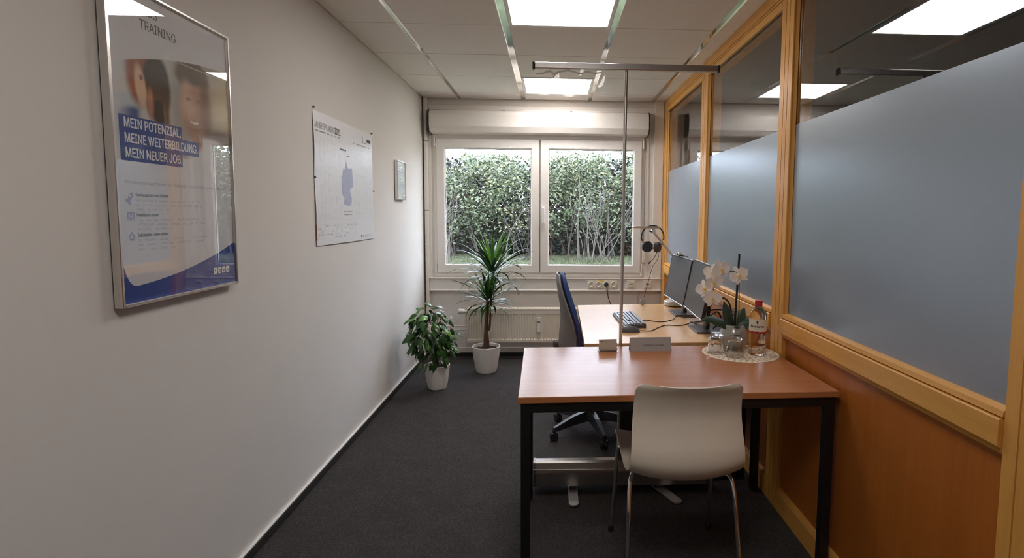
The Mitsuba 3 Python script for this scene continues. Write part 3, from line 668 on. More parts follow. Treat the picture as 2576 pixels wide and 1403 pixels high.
# ------------------------------------------------------------------ desks
DT = .76
A_, B_, C_ = np.array([1.120, 1.985]), np.array([2.330, 2.034]), np.array([1.105, 2.748])
def Q(u, v): return A_ + u * (B_ - A_) + v * (C_ - A_)
def slab(poly, z0, z1, c=.002):
    P = []
    pg = Polygon(poly); inn = pg.buffer(-c, join_style=2)
    for q in list(pg.exterior.coords)[:-1]: P += [[q[0], q[1], z0 + c], [q[0], q[1], z1 - c]]
    for q in list(inn.exterior.coords)[:-1]: P += [[q[0], q[1], z0], [q[0], q[1], z1]]
    return hull(P)
def qbox(u0, u1, v0, v1, z0, z1, q=Q): return slab([q(u0, v0), q(u1, v0), q(u1, v1), q(u0, v1)], z0, z1, .0015)
t = thing('desk', 'reddish brown desk with black steel legs in front, standing against the partition', 'desk')
part(t, 'tabletop', slab([Q(0, 0), Q(1, 0), Q(1, 1), Q(0, 1)], DT - .024, DT), 'm_desk_front')
lu, lv = .034 / 1.21, .036 / .763
for u0, v0 in ((.008, .012), (1 - .008 - lu, .012), (.008, 1 - .012 - lv), (1 - .008 - lu, 1 - .012 - lv)):
    part(t, 'leg', qbox(u0, u0 + lu, v0, v0 + lv, .012, DT - .024), 'm_blackmetal')
    part(t, 'foot', qbox(u0 + .002, u0 + lu - .002, v0 + .002, v0 + lv - .002, 0, .012), 'm_black')
ap0, ap1 = DT - .062, DT - .0242
part(t, 'rail', qbox(.008 + lu, 1 - .008 - lu, .014, .014 + lv * .7, ap0, ap1), 'm_blackmetal')
part(t, 'rail', qbox(.008 + lu, 1 - .008 - lu, .986 - lv * .7, .986, ap0, ap1), 'm_blackmetal')
part(t, 'rail', qbox(.010, .008 + lu * .8, .012 + lv, .988 - lv, ap0, ap1), 'm_blackmetal')
part(t, 'rail', qbox(.992 - lu * .8, .990, .012 + lv, .988 - lv, ap0, ap1), 'm_blackmetal')
RA, RB, RC = np.array([1.408, 2.828]), np.array([2.318, 2.868]), np.array([1.426, 4.053])
def R_(u, v): return RA + u * (RB - RA) + v * ((RC - RA) + u * np.array([-.018, .055]))
t = thing('desk', 'light beech computer desk behind the screen, carrying the monitors and the keyboard', 'desk')
part(t, 'tabletop', slab([R_(0, 0), R_(1, 0), R_(1, 1), R_(0, 1)], DT - .024, DT - .0005), 'm_desk_rear')
for u0, v0 in ((.02, .955), (.94, .955)):
    part(t, 'leg', qbox(u0, u0 + .04, v0, v0 + .032, .012, DT - .024, R_), 'm_blackmetal')
    part(t, 'foot', qbox(u0 + .003, u0 + .037, v0 + .003, v0 + .029, 0, .012, R_), 'm_black')
for a in ((.06, .94, .05, .07), (.06, .94, .963, .983), (.25, .28, .044, .955), (.90, .928, .044, .955)): part(t, 'rail', qbox(*a, ap0, ap1, R_), 'm_blackmetal')
part(t, 'leg_panel', qbox(.20, .96, .018, .038, .012, DT - .024, R_), 'm_blackmetal')
part(t, 'foot', qbox(.20, .96, .014, .042, 0, .012, R_), 'm_black')
part(t, 'modesty_panel', qbox(.86, .88, .06, .94, .25, .69, R_), 'm_black')

# ------------------------------------------------------------------ transparent roll-up screen between the desks
t = thing('roll_up_screen', 'transparent roll-up protective screen with silver base and top bar behind the front desk', 'screen')
SX0, SX1 = 1.150, 2.050
basep = [(2.766, .036), (2.866, .036), (2.866, .13), (2.845, .150), (2.800, .156), (2.785, .150), (2.770, .124), (2.766, .121), (2.772, .113), (2.766, .105)]
part(t, 'base', prism(basep, SX0 + .012, SX1 - .012, 'x'), 'm_alu')
part(t, 'base_cap', prism(Polygon(basep).buffer(.002), SX0, SX0 + .012, 'x'), 'm_alu_dark')
part(t, 'base_cap', prism(Polygon(basep).buffer(.002), SX1 - .012, SX1, 'x'), 'm_alu_dark')
for x, a in ((1.352, .0), (1.80, -.42)):
    fp = move(prism(rounded(.048, .36, .022), 0.004, .012), tr(x, 2.80, 0) @ rot(-a, [0, 0, 1]))
    k = part(t, 'foot', fp, 'm_silver', label='flat silver foot plate')
    part(k, 'riser', bx(x - .02, x + .02, 2.78, 2.84, .012, .037), 'm_darkgrey')
    part(k, 'pad', move(prism(rounded(.03, .34, .014), 0, .004), tr(x, 2.80, 0) @ rot(-a, [0, 0, 1])), 'm_black')
part(t, 'pole', cyl((1.588, 2.816, .15), (1.600, 2.816, 2.125), .0085, 20), 'm_alu', 40)
part(t, 'top_bar', cat([bx(1.152, 2.048, 2.786, 2.812, 2.118, 2.148, .003)]), 'm_alu_dark')
for x in (1.143, 2.048): part(t, 'end_cap', bx(x, x + .009, 2.784, 2.814, 2.115, 2.150, .002), 'm_black')
def film(u, v):
    x = 1.158 + u * .878; z = .15 + v * 1.972
    wob = np.exp(-((1 - v) / .035) ** 2) * (.004 * np.sin(u * 42) * (u < .45) * np.sin(PI * np.clip(u / .45, 0, 1)) + .001 * np.sin(u * 15))
    return np.stack([x, 2.800 + wob, z], -1)
part(t, 'film', grid(film, 90, 90), 'm_glass_thin', True, label='transparent film')
glint_pts = bezier([(1.158, 2.7975, 2.096), (1.19, 2.7975, 2.097), (1.225, 2.7975, 2.108), (1.245, 2.7975, 2.098), (1.27, 2.7975, 2.104), (1.31, 2.7975, 2.112), (1.345, 2.7975, 2.106), (1.375, 2.7975, 2.099), (1.41, 2.7975, 2.108), (1.445, 2.7975, 2.102), (1.48, 2.7975, 2.107)], 8)
part(t, 'film_reflection', cat([tube(glint_pts, np.linspace(.0050, .0032, len(glint_pts)), 8), tube(bezier([(1.262, 2.7975, 2.100), (1.248, 2.7975, 2.090), (1.243, 2.7975, 2.075)], 6), .0045, 8)]), 'm_white', True, label='wavy white strip standing for light reflected in the film')  # white tubes modelled in place of the light reflected by the rippled film

# ------------------------------------------------------------------ white visitor chair
scene['m_shell'] = {'type': 'twosided', 'b': {'type': 'roughplastic', 'distribution': 'ggx', 'alpha': .13, 'diffuse_reflectance': rgb((.88, .785, .655)), 'nonlinear': False}}
t = thing('visitor_chair', 'white plastic shell chair on chrome legs pushed under the front desk', 'chair')
prof = bezier([(2.405, .440), (2.385, .462), (2.30, .462), (2.18, .450), (2.07, .438), (1.985, .446), (1.928, .474), (1.899, .518), (1.900, .572), (1.922, .640), (1.932, .705), (1.918, .768), (1.892, .818)], 6)
sl = np.r_[0, np.cumsum(np.linalg.norm(np.diff(prof, axis=0), axis=1))]; sl /= sl[-1]
def shell(u, v):
    y = np.interp(v, sl, prof[:, 0]); z = np.interp(v, sl, prof[:, 1]); w = 2 * u - 1
    seatness = 1 - np.clip((v - .38) / .22, 0, 1); seatness = seatness ** 2 * (3 - 2 * seatness)
    half = .214 * seatness + (1 - seatness) * (.212 - .020 * np.clip((v - .55) / .45, 0, 1) ** 1.2)
    bump = np.exp(-((v - .52) / .12) ** 2)
    # rounded corners at both ends
    dv = np.minimum((1 - v) * .80, v * .80 + .012); rr = .030
    corner = np.where(dv < rr, rr - np.sqrt(np.maximum(rr * rr - (rr - dv) ** 2, 0)), 0)
    x = w * (half - corner)
    a = np.abs(w) ** 2.4
    up = a * (.016 * seatness + .018 * bump); fw = a * (.034 * (1 - seatness) + .020 * bump)
    lift = a * .010 * (np.clip((v - .85) / .15, 0, 1))
    return np.stack([1.733 + x, y + fw, z + up + lift], -1)
sh = grid(lambda u, v: shell(u, v), 41, 90, .007)
part(t, 'shell', sh, 'm_shell', 50)
for s in (-1, 1):
    P = bezier([(1.733 + s * .10, 2.16, .428), (1.733 + s * .165, 2.10, .430), (1.733 + s * .190, 2.045, .425), (1.733 + s * .198, 2.022, .39), (1.733 + s * .203, 2.000, .30), (1.733 + s * .214, 1.945, .012)], 8)
    part(t, 'leg', tube(P, .0088, 14), 'm_chrome', True, label='chrome leg')
    part(t, 'glide', lathe([(0, 0), (.013, 0), (.013, .014), (.010, .03), (0, .03)], 16, P[-1] * [1, 1, 0]), 'm_black', 40)
    P = bezier([(1.733 + s * .10, 2.16, .428), (1.733 + s * .165, 2.26, .432), (1.733 + s * .198, 2.325, .428), (1.733 + s * .206, 2.345, .395), (1.733 + s * .210, 2.36, .30), (1.733 + s * .222, 2.42, .012)], 8)
    part(t, 'leg', tube(P, .0088, 14), 'm_chrome', True, label='chrome leg')
    part(t, 'glide', lathe([(0, 0), (.013, 0), (.013, .014), (.010, .03), (0, .03)], 16, P[-1] * [1, 1, 0]), 'm_black', 40)
part(t, 'seat_frame', cat([tube([(1.64, 2.16, .428), (1.733, 2.16, .428), (1.826, 2.16, .428)], .008, 10), bx(1.70, 1.766, 2.10, 2.22, .424, .440, .002)]), 'm_alu_dark', 40)

# ------------------------------------------------------------------ blue office chair
t = thing('office_chair', 'blue upholstered swivel office chair seen edge-on at the rear desk', 'office chair')
mat('m_chairblue', (.012, .045, .16), .8, .3, sheen=.4)
mat('m_chairgrey', (.15, .135, .128), .5)
mat('m_chairbase', (.020, .021, .026), .42)
OC = np.array([1.50, 3.58])
zs = np.array([.50, .58, .66, .75, .84, .93, 1.0, 1.045]); xb = np.array([1.300, 1.284, 1.288, 1.297, 1.292, 1.277, 1.268, 1.270])
wrap = np.array([.098, .106, .100, .070, .044, .028, .018, .012]); hw = np.array([.20, .225, .235, .235, .225, .205, .185, .15])
def back(off, shrink, zt=0.0):
    def f(u, v):
        z = .50 + v * (.545 - zt); w = 2 * u - 1
        x = np.interp(z, zs, xb) + np.interp(z, zs, wrap) * np.abs(w) ** 2 + off
        hh = np.interp(z, zs, hw) * shrink
        dv = np.minimum(1 - v, v) * .545; r_ = .06; corner = np.where(dv < r_, r_ - np.sqrt(np.maximum(r_ * r_ - (r_ - dv) ** 2, 0)), 0) * .7
        return np.stack([x, OC[1] - w * (hh - corner) , z], -1)
    return f
part(t, 'back_shell', grid(back(0, 1.0), 30, 40, .010), 'm_chairgrey', 50, label='grey plastic back shell')
part(t, 'backrest', grid(back(.025, .99, .003), 30, 40, .022), 'm_chairblue', 50, label='blue upholstered backrest')
part(t, 'seat', roundbox(1.33, 1.78, 3.35, 3.81, .435, .505, .03), 'm_chairblue', 40)
part(t, 'back_bracket', tube(bezier([(1.50, 3.58, .40), (1.36, 3.58, .40), (1.285, 3.58, .45), (1.275, 3.58, .60)], 6), .018, 10, True, 1.5), 'm_chairbase', True)
part(t, 'mechanism', bx(1.38, 1.64, 3.50, 3.66, .385, .436, .01), 'm_black')
part(t, 'gas_column', cat([cyl((1.50, 3.58, .10), (1.50, 3.58, .28), .028, 20), cyl((1.50, 3.58, .27), (1.50, 3.58, .40), .018, 20)]), 'm_black', 40)
part(t, 'hub', lathe([(0, .075), (.045, .08), (.05, .10), (.045, .145), (.03, .155), (0, .155)], 24, (1.50, 3.58, 0)), 'm_chairbase', 40)
for i in range(5):
    a = math.radians(211 + 72 * i); d = np.array([math.cos(a), math.sin(a), 0]); s_ = np.array([-d[1], d[0], 0]); c0 = np.array([1.50, 3.58, 0])
    P = []
    for r_, w_, z0, z1 in ((.03, .026, .085, .150), (.14, .023, .078, .132), (.235, .019, .066, .100), (.285, .015, .060, .084)):
        P.append([c0 + d * r_ + s_ * w_ + [0, 0, z0], c0 + d * r_ - s_ * w_ + [0, 0, z0], c0 + d * r_ - s_ * w_ * .6 + [0, 0, z1], c0 + d * r_ + s_ * w_ * .6 + [0, 0, z1]])
    arm = cat([hull(np.array(P[j] + P[j + 1])) for j in range(3)])
    k = part(t, 'base_arm', arm, 'm_chairbase', 25)
    cc = c0 + d * .282; b = a + 1.1; wd = np.array([math.cos(b), math.sin(b), 0])
    part(k, 'caster', cat([cyl(cc + wd * .004 + [0, 0, .027], cc + wd * .020 + [0, 0, .027], .027, 20), cyl(cc - wd * .020 + [0, 0, .027], cc - wd * .004 + [0, 0, .027], .027, 20), cyl(cc + [0, 0, .03], cc + [0, 0, .07], .010, 10), cyl(cc - wd * .006 + [0, 0, .027], cc + wd * .006 + [0, 0, .027], .020, 12)]), 'm_black', 40)
for s in (-1, 1):
    part(t, 'armrest', cat([roundbox(1.42, 1.64, OC[1] + s * .27 - .035, OC[1] + s * .27 + .035, .635, .660, .012), roundbox(1.50, 1.56, OC[1] + s * .27 - .012, OC[1] + s * .27 + .012, .42, .64, .008), roundbox(1.50, 1.56, min(OC[1], OC[1] + s * .28), max(OC[1], OC[1] + s * .28), .405, .425, .006)]), 'm_black', 40)

# ------------------------------------------------------------------ potted plants
def plant_mat(name, c, rough=.26):
    scene[name] = {'type': 'twosided', 'b': {'type': 'principled', 'base_color': tex(c), 'roughness': rough, 'specular': .5}}
    return name
plant_mat('m_leaf_dark', (.016, .055, .012)); plant_mat('m_leaf_mid', (.028, .095, .014)); plant_mat('m_leaf_light', (.085, .22, .024)); plant_mat('m_leaf_orchid', (.014, .038, .015), .42)
mat('m_pot', (.80, .77, .74), .30)
mat('m_earth', (.035, .02, .014), .95, .1)
mat('m_bark', (.115, .065, .042), .8, .2)
def pot(t, x, y, rb, rt, h):
    w = .006
    part(t, 'pot', lathe([(0, .004), (rb - .012, 0), (rb - .003, .004), (rb + (rt - rb) * .28, h * .22), (rb + (rt - rb) * .78, h * .66), (rt - .001, h - .010), (rt + .001, h - .003), (rt - .003, h), (rt - w - .002, h - .002), (rt - w - .004, h - .02), (rb + (rt - rb) * .8 - w, h * .62), (rb, h * .3), (0, h * .3)], 56, (x, y, 0)), 'm_pot', 40, label='white plastic pot')
    part(t, 'soil', grid(lambda u, v: np.stack([x + (rt - .012) * v * np.cos(2 * PI * u), y + (rt - .012) * v * np.sin(2 * PI * u), h - .030 + .008 * np.sin(13 * u * 6.28 + 9 * v) * v], -1), 33, 7), 'm_earth', True, label='dark soil')

def strap(b, az, el, L, Wd, bend, twist=0.0, n=9):
    p = np.array(b, float); V = []; e = el
    for i in range(n + 1):
        s = i / n
        d = np.array([math.cos(az) * math.cos(e), math.sin(az) * math.cos(e), math.sin(e)])
        side = np.array([-math.sin(az), math.cos(az), 0.0]); nn = np.cross(side, d)
        side = side * math.cos(twist * s) + nn * math.sin(twist * s)
        w = Wd * (.45 + .55 * min(1, s * 4)) * (1 - max(0, (s - .35) / .65) ** 1.6) * .5 + .0004
        V += [p - side * w + nn * w * .35, p, p + side * w + nn * w * .35]
        p = p + d * L / n; e -= bend * (0.35 + 1.3 * s) / n
    Fs = []
    for i in range(n):
        a = 3 * i
        for j in (0, 1): Fs += [[a + j, a + j + 1, a + j + 4], [a + j, a + j + 4, a + j + 3]]
    return trimesh.Trimesh(np.array(V), Fs, process=False)
t = thing('potted_dracaena', 'tall palm-like plant with two tufts of strap leaves in a white pot beside the radiator', 'plant')
DX, DY = .655, 5.005
pot(t, DX, DY, .092, .125, .236)
part(t, 'trunk', tube(bezier([(DX - .008, DY, .19), (DX - .002, DY, .35), (DX + .008, DY - .004, .50), (DX + .016, DY, .64)], 6), np.linspace(.020, .015, 19), 12), 'm_bark', True)
part(t, 'branch', tube(bezier([(DX + .004, DY, .37), (DX + .030, DY - .01, .40), (DX + .040, DY - .01, .52), (DX + .045, DY, .66), (DX + .055, DY, .76), (DX + .058, DY, .87)], 6), np.linspace(.011, .008, 31), 10), 'm_bark', True)
part(t, 'branch', tube(bezier([(DX + .018, DY, .19), (DX + .018, DY - .014, .28), (DX + .006, DY - .01, .37)], 6), .011, 10), 'm_bark', True)
g = np.random.default_rng(5)
def crown(base, n, L0, h0):
    for i in range(n):
        f = (i + .5) / n; az = i * 2.39996 + g.normal(0, .12)
        el = math.radians(84 - 88 * f ** .85 + g.normal(0, 6)); L = L0 * (.82 + .3 * math.sin(PI * min(1, f * .9 + .12))) * g.uniform(.86, 1.06)
        bend = (.25 + 1.7 * f) * g.uniform(.75, 1.2)
        b = np.array(base) + [.008 * math.cos(az), .008 * math.sin(az), h0 * (1 - f) - .02]
        m = 'm_leaf_light' if f < .26 else ('m_leaf_mid' if g.random() < .35 else 'm_leaf_dark')
        part(t, 'leaf', strap(b, az, el, L, .026, bend, g.normal(0, .4)), m, True)
crown((DX + .058, DY, .86), 58, .385, .11)
crown((DX + .016, DY, .62), 50, .315, .10)

t = thing('potted_ficus', 'small bushy green weeping plant in a white pot in the left corner', 'plant')
FX, FY = .315, 4.525
pot(t, FX, FY, .074, .102, .198)
def leafmesh(L, Wd, dr_, n=6):
    V = []
    for i in range(n + 1):
        s = i / n; w = Wd * .5 * (math.sin(PI * min(1, s * 1.02) ** .8) ** .8 if 0 < s < 1 else 0) + .0003
        z = -dr_ * s * s; V += [[L * s, -w, z - w * .12], [L * s, 0, z + w * .16], [L * s, w, z - w * .12]]
    Fs = []
    for i in range(n):
        a = 3 * i
        for j in (0, 1): Fs += [[a + j, a + j + 1, a + j + 4], [a + j, a + j + 4, a + j + 3]]
    return trimesh.Trimesh(np.array(V), Fs, process=False)
FV = {}
for vi, (l, w, d) in enumerate(((.088, .040, .020), (.078, .036, .010), (.095, .042, .030))):
    for mm in ('m_leaf_dark', 'm_leaf_mid', 'm_leaf_light'): FV[(vi, mm)] = mikit.ply(leafmesh(l, w, d), mm, True)
def frame(p, d, up):
    x = d / np.linalg.norm(d); y = np.cross(up, x); y /= np.linalg.norm(y) + 1e-9; z = np.cross(x, y)
    M = np.eye(4); M[:3, 0], M[:3, 1], M[:3, 2], M[:3, 3] = x, y, z, p
    return M
g = np.random.default_rng(8)
tw = {}
pts = []
while len(pts) < 250:
    q = g.normal(size=3); q /= np.linalg.norm(q); q *= g.uniform(.30, 1.0) ** .5
    p = np.array([.262, 4.50, .475]) + q * [.195, .19, .215]
    if p[0] > .05: pts.append((p, q))
for p in ((.40, 4.44, .40), (.44, 4.43, .375), (.465, 4.42, .36), (.43, 4.46, .33), (.40, 4.42, .29), (.37, 4.40, .27), (.30, 4.42, .235), (.26, 4.42, .24), (.22, 4.40, .25), (.33, 4.41, .24), (.20, 4.38, .21), (.36, 4.43, .30), (.24, 4.38, .20)):
    pts.append((np.array(p), (np.array(p) - [.315, 4.50, .36]) / .15))
cl = [np.array([.315, 4.525, .50]) + np.array([math.cos(a) * r, math.sin(a) * r, z]) for a, r, z in [(g.uniform(0, 2 * PI), g.uniform(.04, .13), g.uniform(-.16, .17)) for _ in range(18)]]
for c in cl:
    c[0] = max(c[0], .08)
    part(t, 'twig', tube(bezier([(FX, FY, .20 + .6 * max(.02, c[2] - .32)), (FX * .6 + c[0] * .4, FY * .6 + c[1] * .4, c[2] - .05), c], 4), np.linspace(.004, .002, 9), 6), 'm_bark', True)
part(t, 'trunk', tube(bezier([(FX + .01, FY, .165), (FX - .006, FY - .008, .30), (FX - .02, FY, .45), (FX - .03, FY, .60)], 5), np.linspace(.011, .006, 16), 10), 'm_bark', True)
for p, q in pts:
    d = q * [.8, .8, .45] + np.array([g.normal(0, .3), g.normal(0, .3), -.62 + g.normal(0, .25)])
    if p[0] < .13: d[0] = abs(d[0]) * .3
    up = np.array([g.normal(0, .3), -.4 + g.normal(0, .4), 1.0]) + q * .7
    r_ = g.random(); mm = 'm_leaf_dark' if r_ < .56 else ('m_leaf_mid' if r_ < .93 else 'm_leaf_light')
    k = numbered(t + '__leaf'); scene[k] = {**FV[(int(g.integers(3)), mm)], 'to_world': T((frame(p, d, up) @ np.diag([*([g.uniform(.75, 1.08)] * 3), 1])).tolist())}

# ------------------------------------------------------------------ things on the front desk
mat('m_card_shaded', (.56, .49, .40), .7)  # beige darkened to include the shade on the card fronts
mat('m_plate_shaded', (.40, .37, .355), .45)  # grey carries the shade of the backlit front, not the plate's own colour
t = thing('name_plate', 'folded name plate, toned grey for its backlit shade, with a printed name standing on the front desk', 'name plate')
a0 = .04
def onfront(x, y, z=DT, a=a0): return tr(x, y, z) @ rot(a, [0, 0, 1])
M_ = onfront(1.722, 2.690)
part(t, 'card', move(prism([(-.024, 0), (-.0225, 0), (0, .061), (.0225, 0), (.024, 0), (.0012, .0632), (-.0012, .0632)], -.101, .101, 'x'), M_), 'm_plate_shaded')
th = math.atan2(.0632, .0228)
def on_face(m):    # lettering plane -> sloped front face of the plate
    B = np.eye(4); B[:3, 0] = [1, 0, 0]; B[:3, 1] = [0, math.cos(th), math.sin(th)]; B[:3, 2] = np.cross(B[:3, 0], B[:3, 1]); B[:3, 3] = [0, -.024, 0]
    return move(move(m, B), M_)
tm = meshkit.text_mesh('ROBERT HOFMANN', .0085, .0002); tm.apply_translation((.012 - np.ptp(tm.vertices[:, 0]) / 2, .024, .0003))
part(t, 'lettering', on_face(tm), 'm_print_dark')
t = thing('business_card_holder', 'clear business card holder with a stack of cards on the front desk', 'card holder')
M_ = onfront(1.514, 2.672, DT, .10)
part(t, 'tray', move(cat([bx(-.049, .049, -.014, .020, 0, .003, .001), bx(-.049, .049, -.014, -.0115, .003, .014, .001), move(bx(-.049, .049, .0, .0025, 0, .05, .001), tr(0, .0135, .003) @ rot(-.22, [1, 0, 0])), bx(-.049, -.0465, -.014, .018, .003, .028, .001), bx(.0465, .049, -.014, .018, .003, .028, .001)]), M_), 'm_glass_solid', label='clear acrylic tray')
MC = M_ @ tr(0, -.006, .0035) @ rot(-.22, [1, 0, 0])
part(t, 'cards', move(bx(-.043, .043, 0, .012, 0, .054), MC), 'm_card_shaded', label='stack of business cards, toned beige for shade')
fx = rot(PI / 2, [1, 0, 0])
def on_card(m, x, z): return move(m, MC @ tr(x, -.0002, z) @ fx)
part(t, 'card_dot', on_card(trimesh.creation.extrude_polygon(Point(0, 0).buffer(.003), .0002, engine='earcut'), -.030, .043), 'm_print_dark')
part(t, 'card_name', on_card(meshkit.text_mesh('WBS', .0034, .0002, True), -.022, .0435), 'm_print_grey')
part(t, 'card_name', on_card(meshkit.text_mesh('TRAINING', .0034, .0002), -.022, .038), 'm_print_grey')

t = thing('doily', 'round cream crocheted doily under the glasses, bottle and orchid', 'doily')
cx_, cy_ = 2.146, 2.622
R0 = .176
sc_ = [(R0 + .0045 * abs(math.sin(a * 20))) * np.array([math.cos(a), math.sin(a)]) for a in np.linspace(0, 2 * PI, 240, endpoint=False)]
dp = Polygon(sc_); holes = []
for ri, (r_, n_, hw_) in enumerate(((.163, 40, .0072), (.143, 32, .0078), (.122, 30, .0062), (.103, 24, .0080), (.082, 22, .0062), (.062, 16, .0070), (.042, 12, .0062), (.022, 8, .0045))):
    for j in range(n_):
        a = 2 * PI * (j + .5 * (ri % 2)) / n_; holes.append(affinity.translate(affinity.rotate(affinity.scale(Point(0, 0).buffer(1, quad_segs=3), hw_ * .95, hw_ * .72), math.degrees(a)), r_ * math.cos(a), r_ * math.sin(a)))
dp = dp.difference(shapely.union_all(holes))
mat('m_doily', (.74, .66, .53), .9, .1)
part(t, 'lace', move(prism(dp, 0, .0022), tr(cx_, cy_, DT)), 'm_doily')
rings = [tube(np.stack([r_ * np.cos(np.linspace(0, 2 * PI, 61)), r_ * np.sin(np.linspace(0, 2 * PI, 61)), 0 * np.linspace(0, 1, 61) + .002], -1), .0016, 5, False) for r_ in (.154, .132, .093, .052)]
part(t, 'cord', move(cat(rings), tr(cx_, cy_, DT)), 'm_doily', True)
ZD = DT + .004
def tumbler(x, y, label):
    t = thing('drinking_glass', label, 'glass', 'upturned tumblers on the doily')
    h = .097; n = 60
    def wall(r0, r1, z0, z1, m, fac): 
        return [(r0 + (r1 - r0) * s, z0 + (z1 - z0) * s, fac) for s in np.linspace(0, 1, m)]
    prof = wall(.0425, .0420, 0, .022, 3, 0) + wall(.0418, .0345, .024, .084, 5, 1) + [(.0335, .090, 1), (.030, .0955, .3), (.026, .097, 0), (0, .0955, 0)]
    inner = [(0, .080, 0), (.024, .080, 0), (.0295, .076, 0), (.0325, .066, 0), (.0385, .022, 0), (.0402, .0, 0)]
    ang = np.arange(n) * 2 * PI / n; V = []
    for r_, z_, f_ in prof + inner + [prof[0]]:
        rr = r_ * (1 - f_ * .045 * np.abs(np.sin(ang * 5)) ** 1.0)
        V.append(np.stack([rr * np.cos(ang), rr * np.sin(ang), 0 * ang + z_], -1))
    V = np.concatenate(V); Fs = []
    for i in range(len(prof) + len(inner)):
        for j in range(n):
            k = (j + 1) % n; Fs += [[i * n + j, i * n + k, (i + 1) * n + k], [i * n + j, (i + 1) * n + k, (i + 1) * n + j]]
    m = trimesh.Trimesh(V, Fs, process=False); m.apply_translation((x, y, ZD))
    part(t, 'body', m, 'm_glass_solid', 35)
tumbler(2.030, 2.622, 'clear faceted tumbler upside down on the doily, the left one of two')
tumbler(2.096, 2.548, 'clear faceted tumbler upside down on the doily, the front one next to the bottle')
t = thing('water_bottle', 'clear glass water bottle with red cap and cream label on the doily', 'bottle')
bxx, byy = 2.217, 2.592
part(t, 'body', lathe([(0, .004), (.030, .001), (.037, 0), (.0398, .005), (.0402, .02), (.0402, .182), (.0392, .194), (.034, .207), (.024, .218), (.0165, .226), (.0150, .232), (.0150, .240), (0, .240)], 44, (bxx, byy, ZD)), 'm_water', 30, label='clear glass body')
part(t, 'cap', lathe([(.0165, .226 + .004), (.0172, .232), (.0172, .254), (.0160, .258), (0, .259)], 32, (bxx, byy, ZD)), 'm_red', 30, label='red screw cap')
def band(r_, z0, z1, a0, a1): return grid(lambda u, v: np.stack([bxx + r_ * np.cos(a0 + u * (a1 - a0)), byy + r_ * np.sin(a0 + u * (a1 - a0)), ZD + z0 + v * (z1 - z0)], -1), 40, 4)
mat('m_label', (.74, .68, .56), .6)
AC = -PI / 2 - .42
part(t, 'label', band(.0408, .105, .172, AC - 1.7, AC + 1.7), 'm_label', True, label='cream paper label with red band')
part(t, 'label_band', band(.0411, .105, .114, AC - 1.7, AC + 1.7), 'm_red', True)
def on_bottle(m, zb):
    m = m.copy(); v = m.vertices; r_ = .0411 + v[:, 2]; a = AC + (v[:, 0] - (v[:, 0].max() + v[:, 0].min()) / 2) / .0408
    m.vertices = np.stack([bxx + r_ * np.cos(a), byy + r_ * np.sin(a), ZD + zb + v[:, 1]], 1); return m
part(t, 'lettering', on_bottle(meshkit.text_mesh('Bismarck', .011, .0003, True), .133), 'm_print_dark')
part(t, 'emblem', on_bottle(trimesh.creation.extrude_polygon(shapely.union_all([Point(0, .006).buffer(.0045), sbox(-.002, -.004, .002, .006), sbox(-.005, .009, .005, .011)]), .0003, engine='earcut'), .153), 'm_print_dark')
part(t, 'emblem', on_bottle(trimesh.creation.extrude_polygon(sbox(-.0035, 0, .0035, .008), .0004, engine='earcut'), .107), 'm_print_dark')

# orchid
t = thing('potted_orchid', 'white moth orchid with dark support stick in a round grey pot on the doily', 'orchid')
OX_, OY_ = 2.140, 2.705
mat('m_orchidpot', (.40, .39, .36), .22, .5, .25)
part(t, 'pot', lathe([(0, .003), (.040, 0), (.055, .012), (.068, .038), (.071, .060), (.066, .088), (.052, .112), (.046, .120), (.042, .120), (.046, .110), (.058, .088), (.058, .07), (0, .07)], 44, (OX_, OY_, ZD)), 'm_orchidpot', 40, label='round grey glazed pot')
part(t, 'bark_chips', lathe([(0, .112), (.03, .111), (.047, .104)], 20, (OX_, OY_, ZD)), 'm_earth', True)
def oleaf(az, el, L, Wd, bend, dx=0., dy=0., tw=0.):
    b = np.array([OX_ + dx, OY_ + dy, ZD + .108]); n = 12; p = b.copy(); e = el; V = []
    for i in range(n + 1):
        s = i / n; d = np.array([math.cos(az) * math.cos(e), math.sin(az) * math.cos(e), math.sin(e)]); side = np.array([-math.sin(az), math.cos(az), 0.0]); nn = np.cross(side, d); side, nn = side * math.cos(tw) + nn * math.sin(tw), nn * math.cos(tw) - side * math.sin(tw)
        w = Wd * .5 * max(.03, math.sin(PI * min(.985, s ** .75 * .93 + .06)) ** .7)
        for q in (-1, -.5, 0, .5, 1): V.append(p + side * w * q + nn * w * .30 * abs(q))
        p = p + d * L / n; e -= bend * (.3 + 1.4 * s) / n
    Fs = []
    for i in range(n):
        for j in range(4):
            a = 5 * i + j; Fs += [[a, a + 1, a + 6], [a, a + 6, a + 5]]
    return trimesh.Trimesh(np.array(V), Fs, process=False)
for az, el, L, Wd, bend, dx, dy, tw in ((PI * 1.03, .55, .170, .078, 1.05, -.01, -.005, .55), (-.12, .62, .150, .072, 2.0, .012, -.01, -.55), (PI * .66, 1.25, .130, .060, .30, -.015, -.005, .15), (PI * .26, .95, .120, .054, .55, .012, -.002, -.35), (PI * 1.5, .5, .07, .045, 1.0, 0, -.01, 0), (PI * .45, .7, .12, .06, 1.2, 0, .01, 0)):
    part(t, 'leaf', oleaf(az, el, L, Wd, bend, dx, dy, tw), 'm_leaf_orchid', True, label='thick dark green leaf')
part(t, 'stick', cyl((OX_ + .002, OY_, ZD + .09), (OX_ + .015, OY_, 1.232), .0052, 10), 'm_black', 40, label='dark support stick')
mat('m_stem', (.05, .07, .025), .5)
